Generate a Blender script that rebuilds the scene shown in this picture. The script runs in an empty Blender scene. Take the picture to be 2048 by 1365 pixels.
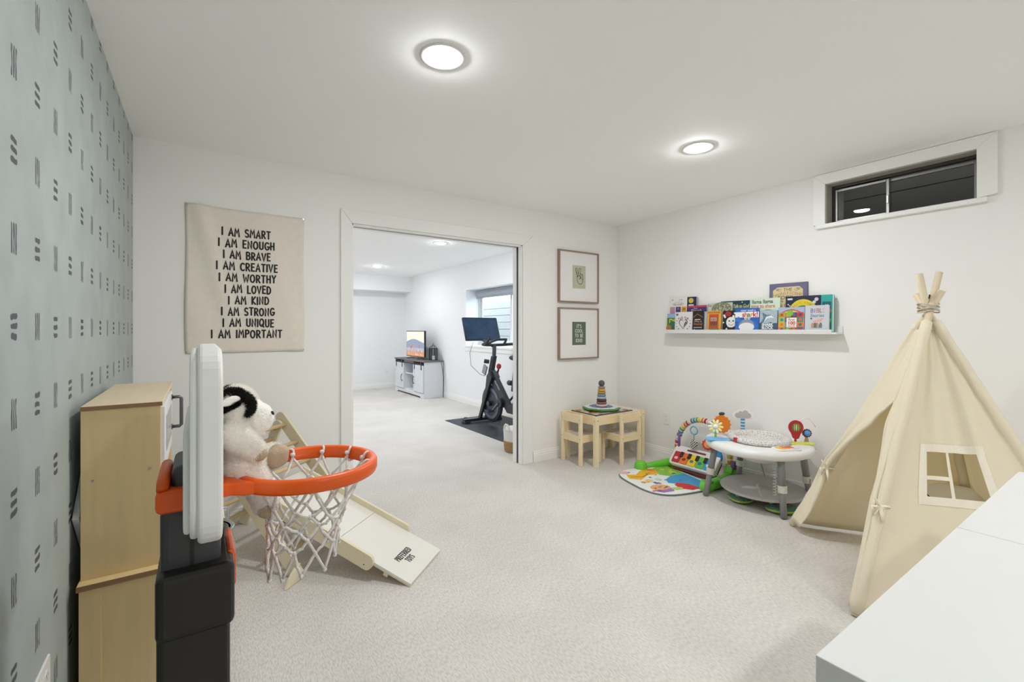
import bpy, bmesh, math, random
from math import sin, cos, pi, radians as R, atan2, sqrt
from mathutils import Vector as V, Matrix as M, Quaternion
random.seed(7)
S = bpy.context.scene
COL = S.collection

# ------------------------------------------------------------------ camera, world, exposure
cam = bpy.data.cameras.new('camera'); cam.sensor_width = 36; cam.lens = 16.0
cam.shift_y = -22.5/2048; cam.clip_start = .02; cam.clip_end = 200
co = bpy.data.objects.new('camera', cam); COL.objects.link(co)
co.location = (0, 0, 1.265); co.rotation_euler = (pi/2, 0, -math.atan(624/910))
S.camera = co
W = bpy.data.worlds.new('world'); S.world = W; W.use_nodes = True
wb = W.node_tree.nodes['Background']; wb.inputs[0].default_value = (.72, .86, 1, 1); wb.inputs[1].default_value = 9.0
vs = S.view_settings; vs.view_transform = 'Standard'; vs.look = 'None'; vs.exposure = 0.0; vs.gamma = 1.0; vs.use_curve_mapping = False
CY = S.cycles; CY.caustics_reflective = False; CY.caustics_refractive = False; CY.max_bounces = 8; CY.diffuse_bounces = 7; CY.light_sampling_threshold = .03; CY.glossy_bounces = 3; CY.sample_clamp_indirect = 10
LAMP_MAIN = 440.0      # emission of the bulbs in the play room
LAMP_FAR = 470.0       # and in the room beyond

# ------------------------------------------------------------------ materials
def lin(c):
    if isinstance(c, str):
        c = [int(c[i:i+2], 16)/255 for i in (0, 2, 4)]
    return tuple(x/12.92 if x <= .04045 else ((x+.055)/1.055)**2.4 for x in c) + (1,)
MATS = {}
def mat(name, col, rough=.55, metal=0, var=.05, vscale=8, bump=0, bscale=60, emit=0, spec=.5, stretch=None, sheen=0, det=2):
    if name in MATS: return MATS[name]
    m = bpy.data.materials.new(name); m.use_nodes = True; nt = m.node_tree; N = nt.nodes; L = nt.links
    p = N['Principled BSDF']; p.inputs['Roughness'].default_value = rough; p.inputs['Metallic'].default_value = metal
    p.inputs['Specular IOR Level'].default_value = spec
    if sheen: p.inputs['Sheen Weight'].default_value = sheen
    c = lin(col)
    if var or bump:
        tc = N.new('ShaderNodeTexCoord'); mp = N.new('ShaderNodeMapping'); L.new(tc.outputs['Object'], mp.inputs[0])
        if stretch: mp.inputs['Scale'].default_value = stretch
    if var:
        no = N.new('ShaderNodeTexNoise'); no.inputs['Scale'].default_value = vscale; no.inputs['Detail'].default_value = det
        L.new(mp.outputs[0], no.inputs['Vector'])
        mx = N.new('ShaderNodeMix'); mx.data_type = 'RGBA'; L.new(no.outputs['Fac'], mx.inputs[0])
        mx.inputs[6].default_value = tuple(x*(1-var) for x in c[:3])+(1,); mx.inputs[7].default_value = tuple(min(1, x*(1+var)) for x in c[:3])+(1,)
        L.new(mx.outputs[2], p.inputs['Base Color'])
    else: p.inputs['Base Color'].default_value = c
    if bump:
        nb = N.new('ShaderNodeTexNoise'); nb.inputs['Scale'].default_value = bscale; nb.inputs['Detail'].default_value = 1
        L.new(mp.outputs[0], nb.inputs['Vector'])
        b = N.new('ShaderNodeBump'); b.inputs['Strength'].default_value = bump; b.inputs['Distance'].default_value = .005
        L.new(nb.outputs['Fac'], b.inputs['Height']); L.new(b.outputs[0], p.inputs['Normal'])
    if emit:
        p.inputs['Emission Color'].default_value = c; p.inputs['Emission Strength'].default_value = emit
    MATS[name] = m; return m
def flatmat(hexc, rough=.5):
    return mat('print_'+hexc, hexc, rough, var=0)

WALL = mat('wall_paint', 'F1F0ED', .7, var=.012, vscale=3, det=1)
WALL2 = mat('wall_paint_far', 'EFF0F1', .7, var=.012, vscale=3, det=1)
CEIL = mat('ceiling_paint', 'FBFBFA', .8, var=.01, vscale=2, det=1)
TRIM = mat('trim_paint', 'F0F0ED', .4, var=.01)
WHITE = mat('white_laminate', 'E4E4E2', .35, var=.008)
WPLAS = mat('white_plastic', 'ECECEA', .35, var=.01)
GPLAS = mat('pale_grey_plastic', 'F0F0EC', .38, var=.02)
BLACK = mat('black_plastic', '15120F', .42, var=.1, bump=.05, bscale=400)
DGREY = mat('charcoal_plastic', '3E3E40', .4, var=.08, bump=.05, bscale=400)
ORANGE = mat('orange_plastic', 'E85C08', .35, var=.04)
CHROME = mat('brushed_steel', 'B9BABC', .25, metal=1, var=.05)
GUN = mat('gunmetal', '66666A', .35, metal=.8, var=.05)
PLY = mat('birch_plywood', 'DEC592', .5, var=.09, vscale=5, stretch=(9, 3, .7))
PLYTOP = mat('birch_plywood_top', 'DCC9AC', .5, var=.05, vscale=6, stretch=(8, .8, 8))
PLYEDGE = mat('plywood_edge', '8F6D4C', .6, var=.25, vscale=4, stretch=(3, 3, 120))
BIRCH = mat('pale_birch', 'E4D9BC', .5, var=.06, vscale=5, stretch=(4, 4, 1))
PINE = mat('pine', 'F0DDB8', .5, var=.1, vscale=6, stretch=(6, 6, 1.2))
PINEX = mat('pine_rail', 'EED9B0', .5, var=.1, vscale=6, stretch=(1.2, 1.2, 8))
DOWEL = mat('beech_dowel', 'D8BF93', .5, var=.06)
CORD = mat('white_cord', 'E4E0DA', .8, var=.05, bump=.4, bscale=300)
PLUSH = mat('plush_white', 'FAF7F0', .95, var=.04, bump=.5, bscale=180, sheen=.5)
PLUSHB = mat('plush_black', '14110F', .95, var=.2, bump=.5, bscale=180)
PLUSHT = mat('plush_tan', 'B9A58B', .95, var=.08, bump=.4, bscale=220)
INK = mat('black_ink', '1E1C1A', .7, var=0)
CLOTH = mat('linen_banner', 'E8E0D4', .9, var=.05, vscale=40, bump=.12, bscale=500)
FRAMEW = mat('oak_frame', '978371', .5, var=.08, stretch=(4, 4, 2))
PAPER = mat('paper_white', 'EDEBE9', .6, var=0)
METAL = mat('aluminium', '9A9A97', .35, metal=.7, var=.05)
DARKSLOT = mat('dark_slot', '2C2A28', .7, var=.1)
BIKE = mat('bike_black', '2A2D35', .35, var=.08)
RUBBER = mat('rubber_mat', '33363D', .6, var=.08, bump=.1, bscale=200)

def nmath(nt, op, a, b=None, c=None, clamp=False):
    n = nt.nodes.new('ShaderNodeMath'); n.operation = op; n.use_clamp = clamp
    for i, x in enumerate((a, b, c)):
        if x is None: continue
        if isinstance(x, (int, float)): n.inputs[i].default_value = x
        else: nt.links.new(x, n.inputs[i])
    return n.outputs[0]

def glass_mat(name, tint, ior=1.45, rough=0.0):
    m = bpy.data.materials.new(name); m.use_nodes = True; nt = m.node_tree; N = nt.nodes; L = nt.links
    N.remove(N['Principled BSDF']); out = N['Material Output']
    tr = N.new('ShaderNodeBsdfTransparent'); tr.inputs[0].default_value = tint
    gl = N.new('ShaderNodeBsdfGlossy'); gl.inputs['Roughness'].default_value = rough
    fr = N.new('ShaderNodeFresnel'); fr.inputs[0].default_value = ior; ge = N.new('ShaderNodeNewGeometry')
    mx = N.new('ShaderNodeMixShader'); L.new(nmath(nt, 'MULTIPLY', fr.outputs[0], nmath(nt, 'SUBTRACT', 1, ge.outputs['Backfacing'])), mx.inputs[0]); L.new(tr.outputs[0], mx.inputs[1]); L.new(gl.outputs[0], mx.inputs[2])
    L.new(mx.outputs[0], out.inputs[0]); return m
GLASS = glass_mat('window_glass', (.92, .95, .95, 1))

def carpet_mat():
    m = mat('carpet_loop', 'C4B8AC', .95, var=0, spec=.1)
    nt = m.node_tree; N = nt.nodes; L = nt.links; p = N['Principled BSDF']
    tc = N.new('ShaderNodeTexCoord')
    n1 = N.new('ShaderNodeTexNoise'); n1.inputs['Scale'].default_value = 1.6; n1.inputs['Detail'].default_value = 2; n1.inputs['Roughness'].default_value = .65
    n2 = N.new('ShaderNodeTexNoise'); n2.inputs['Scale'].default_value = 150; n2.inputs['Detail'].default_value = 1
    mp = N.new('ShaderNodeMapping'); mp.inputs['Scale'].default_value = (1, .35, 1); L.new(tc.outputs['Object'], mp.inputs[0])
    L.new(tc.outputs['Object'], n1.inputs['Vector']); L.new(mp.outputs[0], n2.inputs['Vector'])
    r1 = N.new('ShaderNodeMapRange'); L.new(n1.outputs['Fac'], r1.inputs[0]); r1.inputs[1].default_value = .35; r1.inputs[2].default_value = .65; r1.inputs[3].default_value = .93; r1.inputs[4].default_value = 1.03
    r2 = N.new('ShaderNodeMapRange'); L.new(n2.outputs['Fac'], r2.inputs[0]); r2.inputs[1].default_value = .3; r2.inputs[2].default_value = .62; r2.inputs[3].default_value = .84; r2.inputs[4].default_value = 1.03
    f = nmath(nt, 'MULTIPLY', r1.outputs[0], r2.outputs[0])
    mx = N.new('ShaderNodeMix'); mx.data_type = 'RGBA'; mx.blend_type = 'MULTIPLY'; mx.inputs[0].default_value = 1
    mx.inputs[6].default_value = lin('D8D3CD'); L.new(f, mx.inputs[7]); L.new(mx.outputs[2], p.inputs['Base Color'])
    b = N.new('ShaderNodeBump'); b.inputs['Strength'].default_value = .5; b.inputs['Distance'].default_value = .006
    L.new(n2.outputs['Fac'], b.inputs['Height']); L.new(b.outputs[0], p.inputs['Normal'])
    return m
CARPET = carpet_mat()

def wallpaper_mat():
    # green-grey paper; a grid of brush marks: three lying dashes and three standing dashes by turns
    m = mat('wallpaper_dashes', 'A9AFA6', .6, var=0); nt = m.node_tree; N = nt.nodes; L = nt.links; p = N['Principled BSDF']
    tc = N.new('ShaderNodeTexCoord'); sp = N.new('ShaderNodeSeparateXYZ'); L.new(tc.outputs['Object'], sp.inputs[0])
    wob = N.new('ShaderNodeTexNoise'); wob.inputs['Scale'].default_value = 28; L.new(tc.outputs['Object'], wob.inputs['Vector'])
    wv = nmath(nt, 'MULTIPLY', nmath(nt, 'SUBTRACT', wob.outputs['Fac'], .5), .012)
    y = nmath(nt, 'DIVIDE', nmath(nt, 'SUBTRACT', sp.outputs[1], 1.392-.0845), .169)
    z = nmath(nt, 'DIVIDE', nmath(nt, 'SUBTRACT', sp.outputs[2], 1.272-.0935-1.87), .187)
    iy = nmath(nt, 'FLOOR', y); iz = nmath(nt, 'FLOOR', z)
    ly = nmath(nt, 'ADD', nmath(nt, 'MULTIPLY', nmath(nt, 'SUBTRACT', nmath(nt, 'SUBTRACT', y, iy), .5), .169), wv)
    lz = nmath(nt, 'ADD', nmath(nt, 'MULTIPLY', nmath(nt, 'SUBTRACT', nmath(nt, 'SUBTRACT', z, iz), .5), .187), wv)
    par = nmath(nt, 'PINGPONG', nmath(nt, 'ADD', iy, iz), 1)      # 0 lying, 1 standing
    def dash(a, b, off, ha, hb):   # capsule: |a|<ha, |b-off|<hb
        da = nmath(nt, 'MAXIMUM', nmath(nt, 'SUBTRACT', nmath(nt, 'ABSOLUTE', a), ha-hb), 0)
        db = nmath(nt, 'ABSOLUTE', nmath(nt, 'SUBTRACT', b, off))
        d = nmath(nt, 'SQRT', nmath(nt, 'ADD', nmath(nt, 'MULTIPLY', da, da), nmath(nt, 'MULTIPLY', db, db)))
        return nmath(nt, 'MULTIPLY_ADD', nmath(nt, 'SUBTRACT', hb, d), 900, .5, clamp=True)
    def three(a, b, g, ha, hb):
        o = None
        for k in (-1, 0, 1):
            s = dash(a, b, k*g, ha, hb); o = s if o is None else nmath(nt, 'MAXIMUM', o, s)
        return o
    A = three(ly, lz, .0215, .021, .0062); B = three(lz, ly, .0135, .034, .0045)
    br = N.new('ShaderNodeTexNoise'); br.inputs['Scale'].default_value = 60; mp = N.new('ShaderNodeMapping'); mp.inputs['Scale'].default_value = (1, 5, .4)
    L.new(tc.outputs['Object'], mp.inputs[0]); L.new(mp.outputs[0], br.inputs['Vector'])
    brk = nmath(nt, 'MULTIPLY_ADD', nmath(nt, 'SUBTRACT', br.outputs['Fac'], .36), 8, .3, clamp=True)
    B = nmath(nt, 'MULTIPLY', B, brk)
    mk = nmath(nt, 'ADD', nmath(nt, 'MULTIPLY', A, nmath(nt, 'SUBTRACT', 1, par)), nmath(nt, 'MULTIPLY', B, par), clamp=True)
    no = N.new('ShaderNodeTexNoise'); no.inputs['Scale'].default_value = 7; no.inputs['Detail'].default_value = 3; L.new(tc.outputs['Object'], no.inputs['Vector'])
    base = N.new('ShaderNodeMix'); base.data_type = 'RGBA'; L.new(no.outputs['Fac'], base.inputs[0]); base.inputs[6].default_value = lin('9AA3A0'); base.inputs[7].default_value = lin('B6BEBC')
    mx = N.new('ShaderNodeMix'); mx.data_type = 'RGBA'; L.new(nmath(nt, 'MULTIPLY', mk, .9), mx.inputs[0]); L.new(base.outputs[2], mx.inputs[6]); mx.inputs[7].default_value = lin('3A3B42')
    L.new(mx.outputs[2], p.inputs['Base Color']); return m
PAPERWALL = wallpaper_mat()

def canvas_mat():
    m = mat('tent_canvas', 'FFF7E4', .9, var=.03, vscale=30, bump=.1, bscale=500); nt = m.node_tree; N = nt.nodes; L = nt.links
    p = N['Principled BSDF']; out = N['Material Output']; tl = N.new('ShaderNodeBsdfTranslucent'); tl.inputs[0].default_value = lin('FFF2C8')
    mx = N.new('ShaderNodeMixShader'); mx.inputs[0].default_value = .30; L.new(p.outputs[0], mx.inputs[1]); L.new(tl.outputs[0], mx.inputs[2]); L.new(mx.outputs[0], out.inputs[0]); return m
CANVAS = canvas_mat()

# ------------------------------------------------------------------ mesh builder
ORG = {}
class MB:
    def __init__(s): s.v = []; s.f = []; s.m = []
    def add(s, vs, fs, mi=0):
        o = len(s.v); s.v += [tuple(x) for x in vs]; s.f += [tuple(i+o for i in f) for f in fs]; s.m += [mi]*len(fs); return s
    def box(s, x0, x1, y0, y1, z0, z1, mi=0):
        return s.add([(x0,y0,z0),(x1,y0,z0),(x1,y1,z0),(x0,y1,z0),(x0,y0,z1),(x1,y0,z1),(x1,y1,z1),(x0,y1,z1)],
                     [(3,2,1,0),(4,5,6,7),(0,1,5,4),(1,2,6,5),(2,3,7,6),(3,0,4,7)], mi)
    def obox(s, c, size, rot, mi=0):   # oriented box
        hx, hy, hz = (q/2 for q in size); rm = rot if isinstance(rot, M) else M.Rotation(rot, 3, 'Z'); c = V(c)
        pts = [c + rm @ V(q) for q in [(-hx,-hy,-hz),(hx,-hy,-hz),(hx,hy,-hz),(-hx,hy,-hz),(-hx,-hy,hz),(hx,-hy,hz),(hx,hy,hz),(-hx,hy,hz)]]
        return s.add(pts, [(3,2,1,0),(4,5,6,7),(0,1,5,4),(1,2,6,5),(2,3,7,6),(3,0,4,7)], mi)
    def tube(s, pts, r, n=8, closed=False, mi=0, caps=True):
        pts = [V(p) for p in pts]; k = len(pts); rs = r if isinstance(r, (list, tuple)) else [r]*k
        rings = []; prev = None
        for i in range(k):
            a = pts[(i-1) % k] if closed or i > 0 else pts[i]; b = pts[(i+1) % k] if closed or i < k-1 else pts[i]
            t = (b-a).normalized()
            if prev is None:
                u = t.orthogonal().normalized()
            else:
                u = prev - t*prev.dot(t)
                u = u.normalized() if u.length > 1e-6 else t.orthogonal().normalized()
            prev = u; w = t.cross(u)
            rings.append([pts[i] + (u*cos(2*pi*j/n) + w*sin(2*pi*j/n))*rs[i] for j in range(n)])
        vs = [q for rr in rings for q in rr]; fs = []
        for i in range(k if closed else k-1):
            i2 = (i+1) % k
            for j in range(n): fs.append((i*n+j, i*n+(j+1) % n, i2*n+(j+1) % n, i2*n+j))
        if caps and not closed:
            fs.append(tuple(range(n-1, -1, -1))); fs.append(tuple((k-1)*n+j for j in range(n)))
        return s.add(vs, fs, mi)
    def cyl(s, p0, p1, r, r1=None, n=16, mi=0): return s.tube([p0, p1], [r, r if r1 is None else r1], n, mi=mi)
    def lathe(s, prof, c=(0, 0, 0), n=24, mi=0, rot=None, close=False):
        c = V(c); vs = []; k = len(prof)
        for r, z in prof:
            for j in range(n):
                q = V((r*cos(2*pi*j/n), r*sin(2*pi*j/n), z)); vs.append(c + (rot @ q if rot else q))
        fs = []
        for i in range(k if close else k-1):
            i2 = (i+1) % k
            for j in range(n): fs.append((i*n+j, i*n+(j+1) % n, i2*n+(j+1) % n, i2*n+j))
        if not close:
            if prof[0][0] > 1e-6: fs.append(tuple(range(n-1, -1, -1)))
            if prof[-1][0] > 1e-6: fs.append(tuple((k-1)*n+j for j in range(n)))
        return s.add(vs, fs, mi)
    def ell(s, c, r, rot=None, nu=16, nv=10, mi=0):
        c = V(c); vs = []; r = (r, r, r) if isinstance(r, (int, float)) else r
        for i in range(nv+1):
            a = pi*i/nv
            for j in range(nu):
                b = 2*pi*j/nu; q = V((r[0]*sin(a)*cos(b), r[1]*sin(a)*sin(b), -r[2]*cos(a))); vs.append(c + (rot @ q if rot else q))
        fs = [(i*nu+j, i*nu+(j+1) % nu, (i+1)*nu+(j+1) % nu, (i+1)*nu+j) for i in range(nv) for j in range(nu)]
        return s.add(vs, fs, mi)
    def prism(s, poly, fr, d, mi=0):   # poly in (u,v); fr=(O,U,V,N); extruded by d along N
        O, U, Vv, Nn = (V(q) for q in fr); n = len(poly)
        a = [O + U*p[0] + Vv*p[1] for p in poly]; b = [q + Nn*d for q in a]
        return s.add(a+b, [tuple(range(n-1, -1, -1)), tuple(range(n, 2*n))] + [(i, (i+1) % n, n+(i+1) % n, n+i) for i in range(n)], mi)
    def flat(s, poly, fr, off=0, mi=0):
        O, U, Vv, Nn = (V(q) for q in fr)
        return s.add([O + U*p[0] + Vv*p[1] + Nn*off for p in poly], [tuple(range(len(poly)))], mi)
    def grid(s, fn, nu, nv, mi=0, skip=None):
        vs = [fn(i/nu, j/nv) for j in range(nv+1) for i in range(nu+1)]
        fs = [(j*(nu+1)+i, j*(nu+1)+i+1, (j+1)*(nu+1)+i+1, (j+1)*(nu+1)+i) for j in range(nv) for i in range(nu) if not (skip and skip(i, j))]
        return s.add(vs, fs, mi)
    def build(s, name, m, parent=None, smooth=False, bevel=0, seg=2, solid=0, sub=0, origin=None, local=False, weld=False):
        me = bpy.data.meshes.new(name); o = bpy.data.objects.new(name, me)
        og = V((0, 0, 0))
        if parent is not None and not local: og = ORG.get(parent.name, V((0, 0, 0)))
        if parent is None and origin is not None: og = V(origin); o.location = og
        me.from_pydata([V(q)-og for q in s.v], [], s.f)
        ms = m if isinstance(m, (list, tuple)) else [m]
        for q in ms: me.materials.append(q)
        if len(ms) > 1: me.polygons.foreach_set('material_index', s.m)
        if smooth: me.polygons.foreach_set('use_smooth', [True]*len(me.polygons))
        me.update()
        COL.objects.link(o)
        if parent is not None: o.parent = parent
        ORG[o.name] = og
        if weld: q = o.modifiers.new('w', 'WELD'); q.merge_threshold = 1e-4
        if solid: q = o.modifiers.new('s', 'SOLIDIFY'); q.thickness = solid; q.offset = 0
        if bevel:
            q = o.modifiers.new('b', 'BEVEL'); q.width = bevel; q.segments = seg; q.limit_method = 'ANGLE'; q.angle_limit = R(35); q.harden_normals = False
        if sub: q = o.modifiers.new('u', 'SUBSURF'); q.levels = sub; q.render_levels = sub
        return o
def thing(name, label, cat, loc, rz=0, group=None, kind=None):
    o = bpy.data.objects.new(name, None); COL.objects.link(o); o.location = loc; o.rotation_euler = (0, 0, rz); o.empty_display_size = .05
    ORG[o.name] = V(loc); return tag(o, label, cat, group, kind)
def tag(o, label=None, cat=None, group=None, kind=None):
    if label: o['label'] = label
    if cat: o['category'] = cat
    if group: o['group'] = group
    if kind: o['kind'] = kind
    return o
def struct(o, label=None): o['kind'] = 'structure'; (label and o.__setitem__('label', label)); return o
def copytree(o, parent=None):
    c = o.copy(); COL.objects.link(c); c.parent = parent; ORG[c.name] = ORG.get(o.name, V((0, 0, 0)))
    for ch in o.children: copytree(ch, c)
    return c
def circ(cx, cy, r, n=20, ry=None, a0=0, a1=2*pi):
    full = abs(a1-a0-2*pi) < 1e-6
    return [(cx+r*cos(a0+(a1-a0)*i/(n if full else n-1)), cy+(ry or r)*sin(a0+(a1-a0)*i/(n if full else n-1))) for i in range(n)]
def rrect(x0, x1, y0, y1, r, n=5):
    o = []
    for cx, cy, a in ((x1-r, y1-r, 0), (x0+r, y1-r, pi/2), (x0+r, y0+r, pi), (x1-r, y0+r, 3*pi/2)):
        o += [(cx+r*cos(a+pi/2*i/n), cy+r*sin(a+pi/2*i/n)) for i in range(n+1)]
    return o
def rect(x0, x1, y0, y1): return [(x0, y0), (x1, y0), (x1, y1), (x0, y1)]

# ------------------------------------------------------------------ lettering
def arc(cx, cy, rx, ry, a0, a1, n=9): return [(cx+rx*cos(R(a0+(a1-a0)*i/n)), cy+ry*sin(R(a0+(a1-a0)*i/n))) for i in range(n+1)]
GL = {'A': (.62, [[(.02,0),(.33,1),(.6,0)],[(.12,.33),(.52,.33)]]), 'B': (.56, [[(.06,0),(.06,1)],[(.06,1)]+arc(.25,.76,.25,.24,90,-90)+[(.06,.52)],[(.06,.52)]+arc(.28,.26,.27,.26,90,-90)+[(.06,0)]]),
 'C': (.56, [arc(.34,.5,.31,.5,48,312,14)]), 'D': (.6, [[(.06,0),(.06,1)],[(.06,1)]+arc(.2,.5,.38,.5,90,-90,12)+[(.06,0)]]), 'E': (.48, [[(.46,1),(.06,1),(.06,0),(.46,0)],[(.06,.53),(.4,.53)]]),
 'F': (.46, [[(.46,1),(.06,1),(.06,0)],[(.06,.53),(.38,.53)]]), 'G': (.62, [arc(.35,.5,.31,.5,48,350,14)+[(.6,.42),(.4,.42)]]), 'H': (.58, [[(.06,0),(.06,1)],[(.54,0),(.54,1)],[(.06,.5),(.54,.5)]]),
 'I': (.1, [[(.05,0),(.05,1)]]), 'K': (.56, [[(.06,0),(.06,1)],[(.52,1),(.08,.46),(.54,0)]]), 'L': (.46, [[(.06,1),(.06,0),(.46,0)]]), 'M': (.7, [[(.03,0),(.12,1),(.36,.45),(.6,1),(.68,0)]]),
 'N': (.6, [[(.06,0),(.06,1),(.54,0),(.54,1)]]), 'O': (.64, [arc(.32,.5,.3,.5,0,360,18)]), 'P': (.52, [[(.06,0),(.06,1)],[(.06,1)]+arc(.24,.74,.27,.26,90,-90)+[(.06,.48)]]),
 'Q': (.66, [arc(.32,.5,.3,.5,0,360,18),[(.4,.25),(.64,-.1)]]), 'R': (.56, [[(.06,0),(.06,1)],[(.06,1)]+arc(.24,.74,.26,.26,90,-90)+[(.06,.48)],[(.22,.48),(.54,0)]]),
 'S': (.52, [arc(.27,.75,.22,.25,40,270,10)+arc(.26,.25,.24,.25,90,-140,10)]), 'T': (.54, [[(.02,1),(.54,1)],[(.28,1),(.28,0)]]), 'U': (.58, [[(.06,1),(.06,.3)]+arc(.3,.28,.24,.28,180,360,10)+[(.54,1)]]),
 'V': (.6, [[(.02,1),(.3,0),(.58,1)]]), 'W': (.8, [[(.02,1),(.2,0),(.4,.7),(.6,0),(.78,1)]]), 'Y': (.56, [[(.02,1),(.28,.5),(.54,1)],[(.28,.5),(.28,0)]]), 'Z': (.5, [[(.04,1),(.48,1),(.04,0),(.5,0)]]),
 "'": (.1, [[(.06,1),(.04,.8)]]), ' ': (.42, []), '!': (.1, [[(.05,1),(.05,.3)],[(.05,.04),(.05,.0)]]), '+': (.4, [[(.2,.2),(.2,.7)],[(0,.45),(.4,.45)]])}
def strokes_poly(lines, w):
    """flat polygons that draw polylines as mitred ribbons with round ends"""
    out = []; hw = w/2
    for pl in lines:
        pl = [p for k, p in enumerate(pl) if k == 0 or (p[0]-pl[k-1][0])**2+(p[1]-pl[k-1][1])**2 > 1e-10]; n = len(pl)
        if n < 2: out.append(circ(pl[0][0], pl[0][1], hw, 8)); continue
        closed = n > 3 and (pl[0][0]-pl[-1][0])**2+(pl[0][1]-pl[-1][1])**2 < 1e-9
        dr = [((b[0]-a[0])/sqrt((b[0]-a[0])**2+(b[1]-a[1])**2), (b[1]-a[1])/sqrt((b[0]-a[0])**2+(b[1]-a[1])**2)) for a, b in zip(pl, pl[1:])]
        Lp, Rp = [], []
        for k, p in enumerate(pl):
            a = dr[k-1] if k > 0 else (dr[-1] if closed else dr[0]); b = dr[k] if k < n-1 else (dr[0] if closed else dr[-1])
            mx, my = -(a[1]+b[1]), a[0]+b[0]; l = sqrt(mx*mx+my*my) or 1e-6; mx /= l; my /= l; sc = hw/max(.45, mx*-a[1]+my*a[0])
            Lp.append((p[0]+mx*sc, p[1]+my*sc)); Rp.append((p[0]-mx*sc, p[1]-my*sc))
        for k in range(n-1): out.append([Lp[k], Rp[k], Rp[k+1], Lp[k+1]])
        if not closed:
            for p, d in ((pl[0], (-dr[0][0], -dr[0][1])), (pl[-1], dr[-1])):
                a0 = atan2(d[1], d[0]); out.append([(p[0]+hw*cos(a0-pi/2+pi*q/5), p[1]+hw*sin(a0-pi/2+pi*q/5)) for q in range(6)])
    return out
def marker(text, hgt, w, width=None, jit=0, gap=.24, words=False):
    """hand-lettered line, centred on x=0, baseline y=0; with words=True one list per word"""
    lines = [[]]; x = 0
    for ch in text:
        adv, st = GL[ch]; dy = random.uniform(-jit, jit); rr = random.uniform(-jit, jit)*.6
        if ch == ' ': lines.append([])
        for pl in st: lines[-1].append([(x+px+py*rr*.3, py+dy) for px, py in pl])
        x += adv + gap
    x -= gap; sx = hgt if not width else width/x
    ws = [strokes_poly([[((px-x/2)*sx, py*hgt) for px, py in pl] for pl in wd], w) for wd in lines]
    return ws if words else [p for q in ws for p in q]
FONTC = {}
def fonttext(body, size, bold=0, width=None, shear=0):
    """polygons of printed text, centred, baseline 0"""
    key = (body, bold, shear)
    if key not in FONTC:
        cu = bpy.data.curves.new('t', 'FONT'); cu.body = body; cu.size = 1; cu.align_x = 'CENTER'; cu.offset = bold; cu.shear = shear; cu.resolution_u = 3
        ob = bpy.data.objects.new('t', cu); me = bpy.data.meshes.new_from_object(ob)
        FONTC[key] = ([(v.co.x, v.co.y) for v in me.vertices], [tuple(p.vertices) for p in me.polygons])
        bpy.data.objects.remove(ob); bpy.data.curves.remove(cu); bpy.data.meshes.remove(me)
    vs, fs = FONTC[key]; s = size; sx = size
    if width: xs = [v[0] for v in vs]; sx = width/(max(xs)-min(xs))
    return [[(vs[i][0]*sx, vs[i][1]*s) for i in f] for f in fs]
def shift(polys, dx, dy): return [[(x+dx, y+dy) for x, y in p] for p in polys]
class Print:
    """several flat shapes on one frame, each a hair above the last, one mesh with many materials"""
    def __init__(s, fr): s.fr = fr; s.mb = MB(); s.ms = []; s.ix = {}; s.k = 0
    def __call__(s, polys, hexc, layer=None):
        if polys and isinstance(polys[0][0], (int, float)): polys = [polys]
        if hexc not in s.ix: s.ix[hexc] = len(s.ms); s.ms.append(flatmat(hexc))
        s.k += 1
        for n_, p in enumerate(polys): s.mb.flat(p, s.fr, .0004+.00008*s.k+.000012*(n_ % 5), s.ix[hexc])
        return s
    def build(s, name, parent): return s.mb.build(name, s.ms, parent)

# ------------------------------------------------------------------ the shell
BY, BY2, RX, RX2, LX, H = 3.47, 3.60, 3.775, 4.09, -.325, 2.405
FY, RY = 9.78, -2.6
DX0, DX1, DZ = .932, 2.493, 2.057
struct(MB().box(-.75, 4.2, RY-.1, FY+.1, -.1, 0).build('floor', CARPET), 'beige loop-pile carpet running through both rooms')
struct(MB().box(-.75, 4.2, RY-.1, FY+.1, H, H+.1).build('ceiling', CEIL), 'smooth off-white painted ceiling')
struct(MB().box(LX-.12, LX, RY-.1, BY, 0, H).build('wall_left', PAPERWALL), 'grey-green wallpaper with rows of dark brush dashes')
struct(MB().box(-.75, DX0, BY, BY2, 0, H).box(DX1, RX, BY, BY2, 0, H).box(DX0, DX1, BY, BY2, DZ, H).build('wall_back', WALL, weld=True), 'off-white wall around the wide doorway')
# right wall with two window openings
W1 = (.66, 1.445, 2.035, 2.327); W2 = (5.05, 6.905, .995, 1.95)
mb = MB()
for y0, y1 in ((RY-.1, W1[0]), (W1[1], BY+.06)): mb.box(RX, RX2, y0, y1, 0, H)
mb.box(RX, RX2, W1[0], W1[1], 0, W1[2]).box(RX, RX2, W1[0], W1[1], W1[3], H)
struct(mb.build('wall_right', WALL), 'off-white wall with the book ledge and small high window')
mb = MB()
for y0, y1 in ((BY+.06, W2[0]), (W2[1], FY+.1)): mb.box(RX, RX2, y0, y1, 0, H)
mb.box(RX, RX2, W2[0], W2[1], 0, W2[2]).box(RX, RX2, W2[0], W2[1], W2[3], H)
struct(mb.build('wall_right_beyond', WALL2), 'cool white wall behind the exercise bike')
struct(MB().box(-.75, RX, FY, FY+.1, 0, H).build('wall_far', WALL2), 'far white wall of the room beyond the doorway')
struct(MB().box(-.75, -.63, BY2, FY, 0, H).build('wall_left_beyond', WALL2))
struct(MB().box(-.75, RX, RY-.1, RY, 0, H).build('wall_rear', WALL))
struct(MB().box(-.63, RX, 9.36, FY, 2.085, H).build('trim_1', WALL2), 'boxed soffit along the far wall')

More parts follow.
